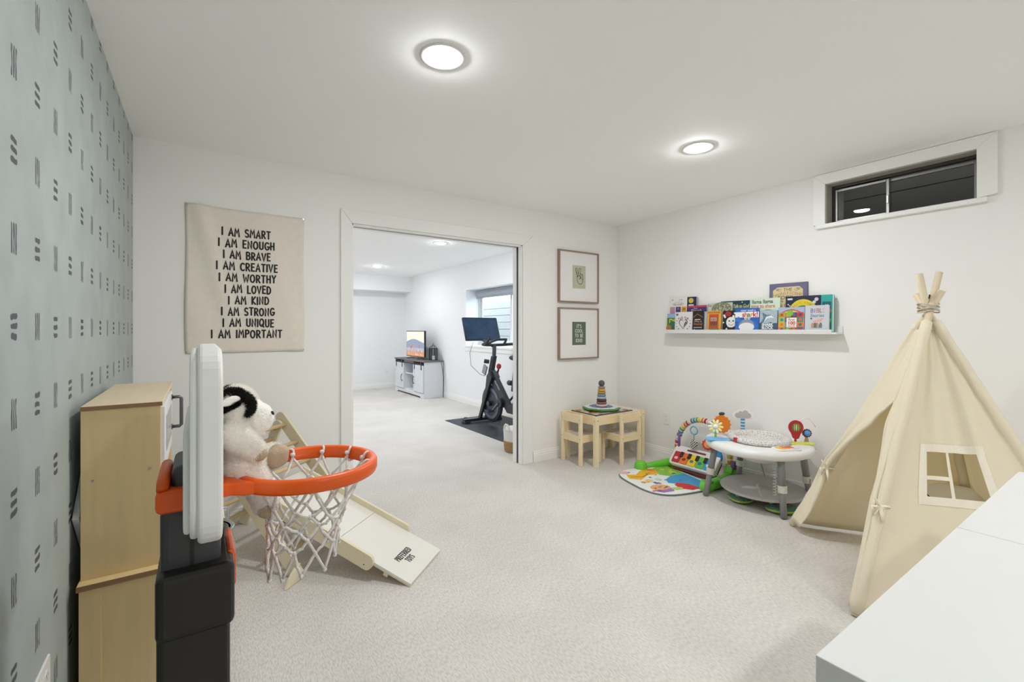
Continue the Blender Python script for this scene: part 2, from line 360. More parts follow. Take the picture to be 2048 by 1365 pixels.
def baseboard(name, x0, y0, x1, y1, nx, ny, label):
    hgt = .105; prof = [(0, 0), (.014, 0), (.014, .062), (.011, .068), (.011, .08), (.007, .088), (.007, .098), (.003, hgt), (0, hgt)]
    mb = MB(); n = len(prof); vs = []
    for x, y in ((x0, y0), (x1, y1)): vs += [(x+nx*p, y+ny*p, z) for p, z in prof]
    mb.add(vs, [(i, i+1, n+i+1, n+i) for i in range(n-1)] + [tuple(range(n)), tuple(range(2*n-1, n-1, -1))])
    struct(mb.build(name, TRIM), label)
baseboard('baseboard_back', 2.62, BY, RX, BY, 0, -1, 'white moulded baseboard behind the small table')
baseboard('baseboard_back_2', LX, BY, .85, BY, 0, -1, 'white baseboard below the banner')
baseboard('baseboard_right', RX, RY, RX, BY, -1, 0, 'white moulded baseboard below the book ledge')
baseboard('baseboard_right_2', RX, BY2, RX, FY, -1, 0, 'white baseboard behind the bike')
baseboard('baseboard_far', -.63, FY, RX, FY, 0, -1, 'white baseboard along the far wall')
baseboard('baseboard_left', LX, RY, LX, BY, 1, 0, 'white baseboard under the wallpaper')

# doorway: casing, pocket jambs, track
d = struct(thing('door_1', 'wide white-cased doorway with pocket door slot', 'doorway', (1.71, BY, 0)))
del d['category']
OX0, OX1, OZ = .85, 2.61, 2.157
MB().prism([(OX0, 0), (DX0, 0), (DX0, DZ), (OX0, OZ)], ((0, BY, 0), (1, 0, 0), (0, 0, 1), (0, -1, 0)), .016).build('casing_board', TRIM, d, bevel=.004)
MB().prism([(DX1, 0), (OX1, 0), (OX1, OZ), (DX1, DZ)], ((0, BY, 0), (1, 0, 0), (0, 0, 1), (0, -1, 0)), .016).build('casing_board', TRIM, d, bevel=.004)
MB().prism([(OX0, OZ), (DX0, DZ), (DX1, DZ), (OX1, OZ)], ((0, BY, 0), (1, 0, 0), (0, 0, 1), (0, -1, 0)), .016).build('casing_board', TRIM, d, bevel=.004)
MB().box(DX1-.014, DX1+.002, BY-.002, BY+.042, 0, DZ).build('jamb_strip', TRIM, d, bevel=.002)
MB().box(DX1-.014, DX1+.002, BY+.075, BY2+.002, 0, DZ).build('jamb_strip', TRIM, d, bevel=.002)
MB().box(DX1-.004, DX1+.003, BY+.042, BY+.075, 0, DZ).build('pocket_slot', DARKSLOT, d)
MB().box(DX0, DX1, BY-.002, BY+.042, DZ-.012, DZ).build('head_strip', TRIM, d, bevel=.002)
MB().box(DX0, DX1, BY+.075, BY2+.002, DZ-.012, DZ).build('head_strip', TRIM, d, bevel=.002)
MB().box(DX0, DX1, BY+.042, BY+.075, DZ-.006, DZ).build('pocket_track', DARKSLOT, d)
MB().box(DX0-.002, DX0+.012, BY-.002, BY2+.002, 0, DZ).build('jamb_strip', TRIM, d, bevel=.002)

# small high window
w = struct(thing('window_1', 'small dark sliding window high in the wall', 'window', (RX, 1.05, 2.0))); del w['category']
y0, y1, z0, z1 = W1; fr = ((RX, 0, 0), (0, 1, 0), (0, 0, 1), (-1, 0, 0))
MB().prism([(y0-.085, H-.002), (y0, z1), (y1, z1), (y1+.08, H-.002)], fr, .02).build('casing_board', TRIM, w, bevel=.003)
MB().prism([(y1, z0), (y1+.08, z0), (y1+.08, H-.002), (y1, z1)], fr, .02).build('casing_board', TRIM, w, bevel=.003)
MB().prism([(y0-.085, z0+.012), (y0, z0), (y0, z1), (y0-.085, H-.002)], fr, .024).build('casing_board', TRIM, w, bevel=.003)
MB().box(RX-.03, RX+.005, y0-.045, y1+.062, z0-.028, z0+.002).build('window_sill', TRIM, w, bevel=.004)
lin_ = MB(); lin_.box(RX-.001, RX+.09, y0, y0+.004, z0, z1).box(RX-.001, RX+.09, y1-.004, y1, z0, z1).box(RX-.001, RX+.09, y0, y1, z1-.004, z1).box(RX-.001, RX+.09, y0, y1, z0, z0+.004)
lin_.build('jamb_liner', mat('liner_paint', 'B9B5AC', .6), w)
def frame_bars(x0, x1, y0, y1, z0, z1, t, mb=None):
    mb = mb or MB(); return mb.box(x0, x1, y0, y0+t, z0, z1).box(x0, x1, y1-t, y1, z0, z1).box(x0, x1, y0+t, y1-t, z1-t, z1).box(x0, x1, y0+t, y1-t, z0, z0+t)
frame_bars(RX+.09, RX+.13, y0, y1, z0, z1, .022).build('outer_frame', mat('dark_frame', '3B342C', .5), w)
ym = 1.115
frame_bars(RX+.10, RX+.118, ym-.01, y1-.018, z0+.018, z1-.03, .017).build('sash_frame', METAL, w, bevel=.002)
frame_bars(RX+.12, RX+.138, y0+.018, ym+.012, z0+.018, z1-.03, .017).build('sash_frame', METAL, w, bevel=.002)
MB().box(RX+.108, RX+.111, ym, y1-.03, z0+.03, z1-.045).build('pane', GLASS, w)
MB().box(RX+.128, RX+.131, y0+.03, ym+.002, z0+.03, z1-.045).build('pane', GLASS, w)
MB().box(RX+.092, RX+.101, ym-.008, ym+.004, 2.13, 2.185).build('latch', CHROME, w, bevel=.002)
well = struct(MB().box(RX2, 4.72, y0-.35, y1+.35, 1.55, 1.6).box(RX2, 4.72, y0-.35, y1+.35, 2.75, 2.8).box(RX2, 4.72, y0-.4, y0-.35, 1.55, 2.8).box(RX2, 4.72, y1+.35, y1+.4, 1.55, 2.8).build('window_well_backdrop', mat('well_dark', '241C17', .9, var=.2)), 'covered window well seen through the dark panes')
BRN = mat('well_boards', '33281F', .85, var=.25, vscale=6, stretch=(3, 1, 8))
for i in range(6): MB().box(4.70, 4.72+.004*(i % 2), y0-.36, y1+.36, 1.6+.2*i, 1.794+.2*i).build('plank', BRN, well, bevel=.003)
MB().box(4.74, 4.78, y0-.36, y1+.36, 1.55, 2.8).build('backing', BRN, well)

# big window of the far room, with its well outside
w = struct(thing('window_2', 'deep-set bright window with grey roller shade behind the bike', 'window', (RX, 6, .99))); del w['category']
y0, y1, z0, z1 = W2; BW = mat('window_vinyl', 'D8DADC', .4, var=.01)
MB().box(RX-.02, RX2, y0-.03, y1+.02, z0-.028, z0+.003).build('window_sill', TRIM, w, bevel=.004)
MB().box(RX-.012, RX-.001, y0-.03, y1+.02, z0-.09, z0-.028).build('apron', TRIM, w, bevel=.003)
frame_bars(4.03, 4.09, y0, y1, z0, z1, .045).build('outer_frame', BW, w, bevel=.003)
ym = 5.9
frame_bars(4.045, 4.07, ym, y1-.045, z0+.045, z1-.045, .05).build('sash_frame', BW, w, bevel=.003)
frame_bars(4.072, 4.095, y0+.045, ym+.06, z0+.045, z1-.045, .05).build('sash_frame', BW, w, bevel=.003)
MB().box(4.056, 4.059, ym+.05, y1-.09, z0+.09, z1-.09).build('pane', GLASS, w)
MB().box(4.083, 4.086, y0+.09, ym+.015, z0+.09, z1-.09).build('pane', GLASS, w)
sh = tag(MB().box(3.93, 3.99, y0+.03, y1-.05, 1.83, 1.935).build('roller_shade', mat('shade_fabric', '9DA2AA', .7), bevel=.012, origin=(3.96, 6, 1.83)), 'rolled-up grey roller shade at the top of the bright window', 'blind')
ORG[sh.name] = V((3.96, 6, 1.83))
MB().box(3.945, 3.951, y0+.04, y1-.06, 1.80, 1.84).build('shade_fabric', mat('shade_fabric', '9DA2AA', .7), sh)
well = struct(MB().box(5.06, 5.12, 3.6, 10.5, -.2, 1.84).build('window_well_exterior', mat('well_back', 'B9BBBE', .8)), 'board-lined window well in daylight')
PL = mat('weathered_boards', '97938D', .8, var=.08, vscale=5, stretch=(1, 1, 9))
for i in range(13): MB().box(5.03-.004*(i % 2), 5.06, 3.6, 10.5, .02+.14*i, .153+.14*i).build('plank', PL, well, bevel=.004)
MB().box(4.1, 5.06, 3.6, 10.5, .2, .25).build('well_gravel', mat('gravel', '9C9C9C', .9, var=.3, vscale=60), well)
struct(MB().box(5.12, 12, 3.0, 14, 1.4, 1.82).build('ground_outside', mat('ground_snow', '9A9B9E', .9, var=.1)))
ROCK = mat('rock', '8E8F92', .9, var=.3, vscale=9, bump=.5, bscale=20)
for i in range(9):
    m = MB().ell((5.32, 6.4+i*.36, 1.84), (.10+.05*random.random(), .12+.05*random.random(), .06+.07*random.random()), nu=9, nv=6)
    tag(m.build('rock', ROCK, origin=(5.32, 6.4+i*.36, 1.82)), 'grey rock on the ground above the bright window well', 'rock', 'rocks above the window well')

# ------------------------------------------------------------------ ceiling lights
BULB = mat('bulb_lit', 'FFF6E8', .5, var=0); 
def bulbmat(name, col, e):
    m = bpy.data.materials.new(name); m.use_nodes = True; p = m.node_tree.nodes['Principled BSDF']
    p.inputs['Base Color'].default_value = (1, 1, 1, 1); p.inputs['Emission Color'].default_value = col; p.inputs['Emission Strength'].default_value = e; return m
BM = bulbmat('bulb_lit_warm', (.97, .982, 1, 1), LAMP_MAIN); BF = bulbmat('bulb_lit_cool', (.92, .955, 1, 1), LAMP_FAR)
RING = mat('light_ring', 'E9E8E4', .45, var=0)
def can(x, y, bm, label):
    t = thing('recessed_light', label, 'ceiling light', (x, y, H), group='recessed ceiling lights')
    MB().lathe([(.095, H), (.094, H-.0035), (.088, H-.005), (.068, H-.006), (.064, H-.003), (.064, H)], (x, y, 0), 40, close=True).build('trim_ring', RING, t, smooth=True)
    MB().lathe([(.0615, H-.001), (.058, H-.008), (.044, H-.0135), (0, H-.016)], (x, y, 0), 12).build('bulb', bm, t, smooth=True)
    return t
can(.835, 1.73, BM, 'large round ceiling light nearest the wallpapered wall')
can(2.57, 1.69, BM, 'round ceiling light between the doorway and the small high window')
can(.835, -.95, BM, 'added unseen fill light on the ceiling behind the viewer near the wallpaper')  # this and the next: unseen lamps added to brighten the play room
can(2.57, -.95, BM, 'added unseen fill light on the ceiling behind the viewer near the white cabinets')
can(2.6, 5.46, BF, 'lit ceiling light seen through the doorway, the nearer one')
can(2.63, 8.13, BF, 'lit ceiling light seen through the doorway, the farther one')
can(.7, 5.46, BF, 'added unseen fill light for the room beyond, beside the doorway')  # last pair also added out of view, to light the room beyond
can(.7, 8.13, BF, 'added unseen fill light for the room beyond, in its far corner')

# ------------------------------------------------------------------ banner on the back wall
def banner_pt(x, z, off=0):
    u = (x+.077)/.68; v = (z-1.115)/.93
    wv = .020*math.exp(-((u-.10-.30*(1-v))/.07)**2)*(.25+.75*v) + .004*sin(9*u+3*v) + .003*sin(5*v+14*u)
    return (x, BY-.006-max(0, wv)-off, z)
t = thing('wall_banner', 'beige cloth banner with ten lines of black affirmations', 'banner', (.262, BY, 1.115))
def bn(u, v):
    x = -.074+.676*u + .006*sin(7*v)*(u-.5); z = 1.118+.93*v + .01*(v-.3)*(1-u) - .006*sin(pi*u)*v
    return banner_pt(x, z)
MB().grid(bn, 40, 44).build('cloth', CLOTH, t, smooth=True, solid=.0015)
LINES = [('I AM SMART', .117, .391), ('I AM ENOUGH', .098, .415), ('I AM BRAVE', .125, .391), ('I AM CREATIVE', .087, .434), ('I AM WORTHY', .101, .424), ('I AM LOVED', .133, .394), ('I AM KIND', .152, .382), ('I AM STRONG', .114, .415), ('I AM UNIQUE', .122, .412), ('I AM IMPORTANT', .06, .461)]
for i, (s, xa, xb) in enumerate(LINES):
    zc = 1.876-.0737*i
    for wd in marker(s, .048, .0092, xb-xa, .05, words=True):
        mb = MB()
        for n_, p in enumerate(shift(wd, (xa+xb)/2, zc)):
            mb.add([banner_pt(x, z, .0028+.000015*(n_ % 5)) for x, z in p], [tuple(range(len(p)))])
        mb.build('lettering', INK, t)
for x in (-.07, .598):
    for z in (1.126, 2.04): MB().cyl((x, BY-.012, z), (x, BY, z), .004, n=8).build('pin', CHROME, t)

# ------------------------------------------------------------------ framed prints
def frame(z0, z1, label, art):
    x0, x1 = 2.924, 3.47; t = thing('picture_frame', label, 'picture', ((x0+x1)/2, BY, z0), group='framed prints')
    b = .014
    for a in ((x0, x1, z1-b, z1), (x0, x1, z0, z0+b), (x0, x0+b, z0+b, z1-b), (x1-b, x1, z0+b, z1-b)):
        MB().box(a[0], a[1], BY-.032, BY-.001, a[2], a[3]).build('frame_bar', FRAMEW, t, bevel=.001)
    MB().box(x0+b, x1-b, BY-.02, BY-.004, z0+b, z1-b).build('mat_board', PAPER, t)
    xc, zc = (x0+x1)/2, (z0+z1)/2
    pr = Print(((xc, BY-.02, zc), (1, 0, 0), (0, 0, 1), (0, -1, 0))); art(pr); pr.build('art_print', t)
def peace(p):
    p(rect(-.09, .09, -.117, .117), 'BDC0A2')
    L = [[(-.012,.0),(-.046,.072)]+arc(-.036,.078,.011,.011,160,20,5)+[(-.005,.02)], [(-.008,.018),(.0,.078)]+arc(.011,.08,.011,.011,170,0,5)+[(.014,.02)],
         [(.014,.022)]+arc(.024,.024,.010,.012,180,0,5)+[(.034,-.005)], [(.034,.02)]+arc(.043,.018,.009,.012,160,0,5)+[(.052,-.02)]+arc(.014,-.03,.038,.042,0,-180,12)+[(-.026,0),(-.046,.072)],
         [(-.024,-.002)]+arc(.0,.0,.022,.014,150,30,5)+[(.016,-.016),(-.002,-.022)], [(.014,.022),(.014,-.01)], [(.034,-.006),(.014,-.012)], [(.052,-.018),(.034,-.02)]]
    p(strokes_poly(L, .0052), '22241F')
def coolkind(p):
    p(rect(-.093, .093, -.118, .118), '5E6E5C')
    for s, z, wd in (("IT'S", .058, .062), ('COOL', .010, .104), ('TO BE', -.038, .108), ('KIND', -.088, .086)): p(shift(marker(s, .032, .0055, wd, .02), 0, z), 'E4E2D6')
frame(1.541, 2.066, 'upper framed print of a hand making a peace sign', peace)
frame(.966, 1.489, 'lower framed print reading its cool to be kind on green', coolkind)

# ------------------------------------------------------------------ outlets
def outlet(name, fr, label, wd=.07, gangs=1):
    t = thing(name, label, 'outlet', fr[0], group='wall outlets')
    MB().prism(rrect(-wd/2, wd/2, -.057, .057, .004, 2), fr, .006).build('cover_plate', WPLAS, t, bevel=.002)
    for g in range(gangs):
        cx = (g-(gangs-1)/2)*.046
        for dz in (-.02, .02):
            r = MB().prism(circ(cx, dz, .0165, 14, .014), fr, .0075).build('socket', WPLAS, t)
            pr = Print(tuple([V(fr[0])+V(fr[3])*.0075]+list(fr[1:])))
            pr([rect(cx-.007, cx-.005, dz-.002, dz+.006), rect(cx+.005, cx+.007, dz-.002, dz+.006), circ(cx, dz-.007, .002, 6)], '4A4846'); pr.build('slots', r)
outlet('wall_outlet', ((RX, 2.825, .395), (0, -1, 0), (0, 0, 1), (-1, 0, 0)), 'white outlet low on the wall beside the small table')
outlet('wall_outlet', ((3.37, FY, .345), (1, 0, 0), (0, 0, 1), (0, -1, 0)), 'white outlet on the far wall beside the media cabinet')
outlet('wall_outlet', ((LX, 1.585, .372), (0, 1, 0), (0, 0, 1), (1, 0, 0)), 'white outlet plate low on the wallpapered wall', .125, 2)

# ------------------------------------------------------------------ book ledge and books
t = thing('book_ledge', 'narrow white wall ledge holding two rows of picture books', 'shelf', (RX, 2.04, 1.235))
MB().box(3.655, RX, 1.338, 2.746, 1.233, 1.247).build('ledge_board', WHITE, t, bevel=.001)
MB().box(3.655, 3.667, 1.338+.03, 2.746, 1.247, 1.266).build('front_lip', WHITE, t, bevel=.001)
MB().box(3.763, RX-.0005, 1.338, 2.746, 1.247, 1.29).build('back_rail', WHITE, t, bevel=.001)
ZB = 1.2475
def book(ya, yb, ztop, x, th, lean, cover, label, art, spine=None, rnd=.002):
    """standing book; ya > yb; front cover faces the room (-X), leaning back by lean metres"""
    wd = ya-yb; hgt = ztop-ZB; t = thing('book', label, 'book', (x, (ya+yb)/2, ZB), group='picture books on the ledge')
    up = V((lean, 0, hgt)).normalized(); n = V((-up.z, 0, up.x)); hl = sqrt(lean*lean+hgt*hgt)
    O = V((x, ya, ZB)); U = V((0, -1, 0)); fr = (O, U, up, n)
    bk = (O-n*th, U, up, n); cv = flatmat(cover)
    MB().prism(rrect(0, wd, 0, hl, rnd, 3), (O-n*.0016, U, up, n), .0016).build('cover', cv, t)
    MB().prism(rrect(0, wd, 0, hl, rnd, 3), bk, .0016).build('back_cover', cv, t)
    MB().prism(rrect(.001, wd-.003, .002, hl-.002, max(rnd-.002, .001), 3), (O-n*(th-.0016), U, up, n), th-.0032).build('pages', PAPER, t)
    MB().prism(rect(0, .0015, 0, hl), (O-n*th, U, up, n), th).build('spine', flatmat(spine or cover), t)
    pr = Print(fr); art(pr, wd, hl); pr.build('cover_print', t)
    return t
def wav(x0, x1, y0, amp, n, k, top):   # hill outline down to y=top
    return [(x0, top)]+[(x0+(x1-x0)*i/n, y0+amp*sin(k*i/n*pi)) for i in range(n+1)]+[(x1, top)]
def dots(w, h, n, r, seed, x0=0, y0=0):
    q = random.Random(seed); return [circ(x0+q.random()*w, y0+q.random()*h, r*(.6+.8*q.random()), 8) for _ in range(n)]
def a_treasury(p, w, h):
    p(strokes_poly([[(.02, h-.03), (.035, h-.03)], [(.02, h-.04), (.035, h-.04)]], .006), 'A8A8A4')
    p(shift(marker('TREASURY', .02, .0035, .12), w*.47, h-.090), '8B8785'); p(shift(fonttext('first bedtime', .016), w*.5, h-.062), 'C08A80'); p(shift(fonttext('LITTLE', .014, .01), w*.62, h-.042), '3A3A3A')
    for i, c in enumerate(('C08DA4', '4E3A6B', 'E0A63A')): p(rect(i*w/3+.004, (i+1)*w/3-.004, h-.17, h-.102), c)
    p([circ(w*.83, h-.125, .014, 12, .010)], 'B4622A'); p([circ(w*.5, h-.12, .012, 10)], '7F6BA0')
def a_navyphone(p, w, h):
    p(circ(w*.42, h-.035, .026, 14, .024), 'D9B930'); p(rrect(.016, w*.72, h-.15, h-.07, .006), 'E6ECF2'); p(strokes_poly([[(.025, h-.085), (.04, h-.13)], [(.045, h-.085), (.03, h-.12)]], .008), '2B3B6B'); p(rect(.01, w*.75, h-.20, h-.17), 'C73A3A')
def a_purple(p, w, h):
    p(rect(0, w, h-.016, h), 'C93A44'); p(shift(fonttext('Baby', .022, 0, None, .3), w*.42, h-.032), 'C7B3DA'); p(shift(fonttext('Travels', .034, .01, .11, .3), w*.45, h-.058), 'E4D9A0'); p(dots(w, h-.05, 9, .0035, 4), 'E9DDF2')
def a_llamaA(p, w, h):
    p(shift(fonttext('llama ll', .036, .01, .105), w*.47, h-.034), '8A4A3E'); p(rect(w*.4, w*.95, h-.15, h-.085), '7DA0B4'); p([circ(w*.5, h-.12, .03, 12)], '5D8A5F'); p([circ(w*.2, h-.14, .025, 12)], 'D98E4A')
def a_tree(p, w, h):
    p(circ(w*.5, h-.05, w*.47, 18, .055), '7E8A6B'); q = random.Random(3)
    for c in ('9C5A4A', 'C2B48A', '6A7A5A', 'A9B59A'): p(dots(w*.8, .08, 16, .006, c, w*.1, h-.09), c)
    p(strokes_poly([[(w*.5, h-.2), (w*.5, h-.11), (w*.25, h-.05)], [(w*.5, h-.11), (w*.4, h-.03)], [(w*.5, h-.11), (w*.65, h-.03)], [(w*.5, h-.11), (w*.82, h-.06)]], .004), 'D9D6C6')
def a_talk(p, w, h):
    p(wav(0, w, h-.05, .012, 10, 1.3, h-.22), '2F6B6E'); p(shift(fonttext('Talk to God', .042, .008, .135, .2), w*.68, h-.06), 'E6DFA0'); p([circ(w*.3, h-.016, .005, 8), circ(w*.72, h-.014, .005, 8)], 'E9E9D8')
def a_llamaB(p, w, h):
    p(shift(fonttext('llama llama', .042, .018, .165), w*.42, h-.040), '3A3633'); p(shift(fonttext('time to share', .042, .014, .19), w*.44, h-.076), 'D26A3A'); p(circ(w*.62, h-.125, .06, 14, .035), 'C98A4E'); p([circ(w*.4, h-.16, .02, 10), circ(w*.75, h-.15, .018, 10)], '8A5E3C')
def a_magnificent(p, w, h):
    p([(.045, .0), (w-.03, 0), (w-.03, h-.055), (w-.055, h-.03), (.06, h-.03), (.028, h-.055), (.028, .0)], 'D9C69A')
    p(shift(fonttext('THE', .034, .004), w*.5, h-.062), '4A4A48'); p(strokes_poly([arc(w*.27, h-.052, .018, .007, 0, 300), arc(w*.22, h-.046, .012, .006, 20, 330), arc(w*.73, h-.052, .018, .007, 180, 480), arc(w*.78, h-.046, .012, .006, 200, 510)], .0025), '5A5650')
    for i, ch in enumerate('MAGNIFICENT'): p(shift(fonttext(ch, .034), w*.5+(i-5)*.0195, h-.094-.0007*(i-5)**2+.004), 'B08F4E')
    p(shift(fonttext('BOOK', .040, .004), w*.44, h-.126), '3F4446'); p(shift(fonttext('+', .036), w*.36, h-.155), '3F4446'); p(shift(fonttext('N C', .036), w*.38, h-.185), '3F4446')
def a_space(p, w, h):
    p(arc(w*.5, h-.17, .115, .145, 0, 180, 18), 'E4CF3A'); p(arc(w*.5, h-.17, .082, .098, 0, 180, 18), '3E8A5C'); p(arc(w*.5, h-.17, .062, .07, 0, 180, 18), 'A9D0DA')
    for i, ch in enumerate('CLASSIC STORIES'):
        a = R(150-120*i/14); q = shift(fonttext(ch, .022), 0, -.006); rot = a-pi/2
        p([[(w*.5+x*cos(rot)-y*sin(rot)+.097*cos(a), h-.17+x*sin(rot)+y*cos(rot)+.12*sin(a)) for x, y in g] for g in q], 'B58A1E')
    p(rect(.014, .05, h-.028, h-.014), 'D8DCE4'); p(dots(w*.9, .06, 8, .004, 11, .01, h-.12), 'E4E8F0'); p([circ(w-.03, h-.03, .014, 10), circ(w-.045, h-.05, .012, 10)], 'D5D8DE')
def a_teal(p, w, h):
    p(rect(.008, w-.008, .0, h-.05), '17596A'); p(strokes_poly([[(w*.4, h-.07), (w*.6, h-.09)], [(w*.6, h-.07), (w*.4, h-.09)]], .004), 'E8E8E0')
    for i, c in enumerate(('D9584A', 'D9B23A', '6FA53C', 'C8483C', '3A7F4E')): p(circ(w*.5+.006*(-1)**i, h-.115-.034*i, .024, 12, .02), c)
def a_dino(p, w, h):
    p(rect(0, w, h-.04, h), '8FB3D0'); p(shift(fonttext('DI', .065, .02), w*.62, h-.095), 'D6DC4A'); p(circ(w*.7, .06, .04, 14, .04), '2F6B52'); p(circ(w*.25, .035, .03, 12), 'B0703A'); p(rect(0, w, 0, .02), '6A4A32')
def a_heart(p, w, h):
    q = random.Random(5); p(shift(marker('I SEE YOU', .018, .0035, .11, .04), w*.5, h-.072), 'A04A50')
    hp = [(w*.5, .03)]+[(w*.5+.047*x, .075+.042*y) for x, y in [(16*sin(a)**3/16, (13*cos(a)-5*cos(2*a)-2*cos(3*a)-cos(4*a))/13) for a in [R(-180+15*i) for i in range(1, 24)]]]
    p(hp, '6B4A50'); p([(w*.5+(x-w*.5)*.84, .075+(y-.075)*.84) for x, y in hp], 'DCE0D8'); p([(w*.53, .04), (w*.72, .08), (w*.66, .1), (w*.56, .07)], '4A505A')
    for i in range(14):
        a = 2*pi*i/14; p(circ(w*.5+.075*cos(a), .075+.062*sin(a), .0045, 6, .007), ('4A4A50', 'A85A62', '6A6A5A')[i % 3])
    p(rect(.012, .034, h-.034, h-.014), '6E6C70')
def a_sleep(p, w, h):
    p(strokes_poly([[(.005, h-.06), (w*.4, h-.03), (w*.9, h-.06)]], .004), 'B08A4E'); p(shift(fonttext('Who is', .026), w*.48, h-.105), 'D8B5A8'); p(shift(fonttext('Sleeping?', .026, .008, w*.8), w*.5, h-.128), 'D07A4E'); p(rect(.02, w*.7, h-.083, h-.077), 'E9E4DC'); p(rect(.01, w*.85, .035, .041), 'C8D4DA'); p(dots(w*.9, .02, 5, .004, 8, 0, .004), 'E6E6E0')
def a_zoo(p, w, h):
    p(rect(0, w, h-.024, h-.006), 'E0952A'); p(shift(fonttext('WILD PLACES', .02, .01, w*.9), w*.5, h-.022), '5A4A1E'); p(rect(.018, w-.02, .03, h-.03), 'B5502E'); p(rect(.02, w-.03, h-.05, h-.032), 'D9482A'); p(rect(.032, w-.035, h-.09, h-.058), 'A9A79A'); p(shift(fonttext('ABC', .03, .01), w*.5, h-.086), 'C9482E')
    for i in range(4): p(rect(.034+.016*i, .043+.016*i, .055, .09), '3A4044')
    p(rect(0, w, 0, .012), 'C8A23A'); p(rect(.02, w-.012, .008, .028), '3C7A3C')
def a_moon(p, w, h):
    p(dots(w*.9, h*.9, 16, .008, 2, .004, .004), 'E9E9E4'); p(circ(w*.68, .082, .044, 22, .045), 'ECEBE4'); p(circ(w*.42, h-.028, .03, 12, .022), 'A02A32')
    p([circ(w*.53, .092, .007, 8), circ(w*.83, .092, .007, 8)], '2A2A2C'); p(strokes_poly([arc(w*.68, .074, .022, .018, 200, 340), [(w*.68, .088), (w*.665, .078)]], .003), '2A2A2C')
def a_shark(p, w, h):
    p(rect(0, w, h-.075, h-.03), 'EDEFF0'); p(shift(fonttext('never touch a', .028, .008, .12), w*.55, h-.026), 'E6EEF8')
    for i, (ch, c) in enumerate(zip('shark!', ('D8383A', 'E07A2E', '3E8A4A', 'E0A62E', 'D8383A', 'C83A3A'))): p(shift(fonttext(ch, .056, .03), w*.36+.0225*i, h-.07), c)
    p([(.01, .0), (.015, .06), (.05, .10), (w*.5, .105), (w*.85, .09), (w, .05), (w, .03), (w, 0)], '2E6FC0'); p(circ(w*.5, .058, .062, 20, .045), '8C97A6'); p(circ(w*.5, .04, .064, 20, .036), 'E6E8E6')
    p([(.0, .09), (.06, .075), (.03, .13)], '3A78C8'); p([circ(w*.46, .112, .011, 10), circ(w*.6, .112, .011, 10)], 'F0F0EE'); p([circ(w*.465, .112, .005, 8), circ(w*.605, .112, .005, 8)], '15181C'); p([(w*.05, .0), (w*.2, .03), (w*.28, 0)], '1F3F7A')
def a_block(p, w, h):
    p(rect(0, w, 0, .07), '3E5A70'); p(wav(0, w, .07, .008, 12, 4, .0), '3E5A70'); p([(.012, .078), (.03, .11), (.02, h-.015), (.05, h-.035), (.095, h-.038), (w-.004, h-.06), (.10, .112), (.06, .102), (.03, .078)], '5A7A8E'); p([(.035, .08), (.06, .105), (.1, .112), (w-.02, .112), (.09, .132), (.05, .12)], 'E4E8EA')
    p(shift(fonttext('SHARK', .03, .04, .088), w*.46, .048), 'F2F2EE'); p(shift(fonttext('BLOCK', .03, .04, .088), w*.46, .024), 'F2F2EE'); p(dots(w, .05, 14, .003, 9, 0, h-.06), 'C8D6DE')
def a_first(p, w, h):
    p([(0, h-.055), (0, 0), (w, 0), (w, h-.055)]+[(w-w*i/12, h-.055+.04*sin(pi*i/12)) for i in range(1, 12)], 'C84A36')
    p([(.004, h-.06), (.004, 0), (w-.004, 0), (w-.004, h-.06)]+[(w-.004-(w-.008)*i/12, h-.06+.036*sin(pi*i/12)) for i in range(1, 12)], 'D9C8A0')
    tiles = ('E0882A', '4FA04A', 'C03A3A', '3A6FA0', 'D8B23A', '7A9AA8', '2E7A6A', 'E07A2E', 'A8C060', '6A5A9A', 'D8602E', '3A8A8A', '9AB03A', 'C88A3A', '4A4A6A', 'D83A2E')
    for i in range(16):
        cx, cy = i % 4, i//4; p(rect(.006+cx*(w-.012)/4, .006+(cx+1)*(w-.012)/4-.001, .002+cy*.037, .038+cy*.037), tiles[i]); p(circ(.006+(cx+.5)*(w-.012)/4, .02+cy*.037, .012, 10), tiles[(i*5+3) % 16])
    p(circ(w*.46, h-.045, .024, 14), '7AC03A'); p(rect(w*.34, w*.72, .035, .108), 'F2EEE4'); p(shift(fonttext('first', .028, .01), w*.53, .085), '4A6A6A'); p(shift(fonttext('100', .036, .03), w*.53, .056), 'C8342E'); p(shift(fonttext('words', .02, .008), w*.53, .04), '8A4A4A')
def a_bible(p, w, h):
    for i, (ch, c) in enumerate(zip('BIBLE', ('6A4A7A', '4A6A8A', 'C8604A', '4A5A6A', 'E0B0A8'))): p(shift(marker(ch, .028, .0038), w*.3+.019*i, h-.052), c)
    p(shift(fonttext('Stories', .034, 0, .09, .1), w*.52, h-.085), '5A6A78'); p(strokes_poly([[(w*.38, h-.115), (w*.75, h-.10)], [(w*.4, h-.122), (w*.7, h-.112)]], .009), 'E8A898')
    p([rect(w*.3, w*.72, .032, .05)], '9AA4AA'); q = random.Random(6)
    for i in range(14): x = w*(.28+.46*q.random()); p(rect(x, x+.009, .032, .05+.022*q.random()), ('8A4A4A', '5A6A7A', 'C89A7A', '6A8A6A', '7A7A84')[i % 5])
    p(circ(w*.28, .1, .006, 8), '3A4A5A'); p(rect(w*.3, w*.65, .008, .011), 'B0B4B8')
XB, XF = 3.735, 3.688
book(2.766, 2.580, 1.585, XB, .012, .022, 'E9E6E2', 'white storybook with a strip of pink, purple and yellow pictures', a_treasury)
book(2.575, 2.479, 1.570, XB-.006, .018, .02, '22284F', 'tall narrow navy board book with rounded top and yellow cloud', a_navyphone, rnd=.012)
book(2.553, 2.367, 1.486, XB-.022, .010, .012, '3F2F72', 'purple book with a red band along its top', a_purple, spine='C93A44')
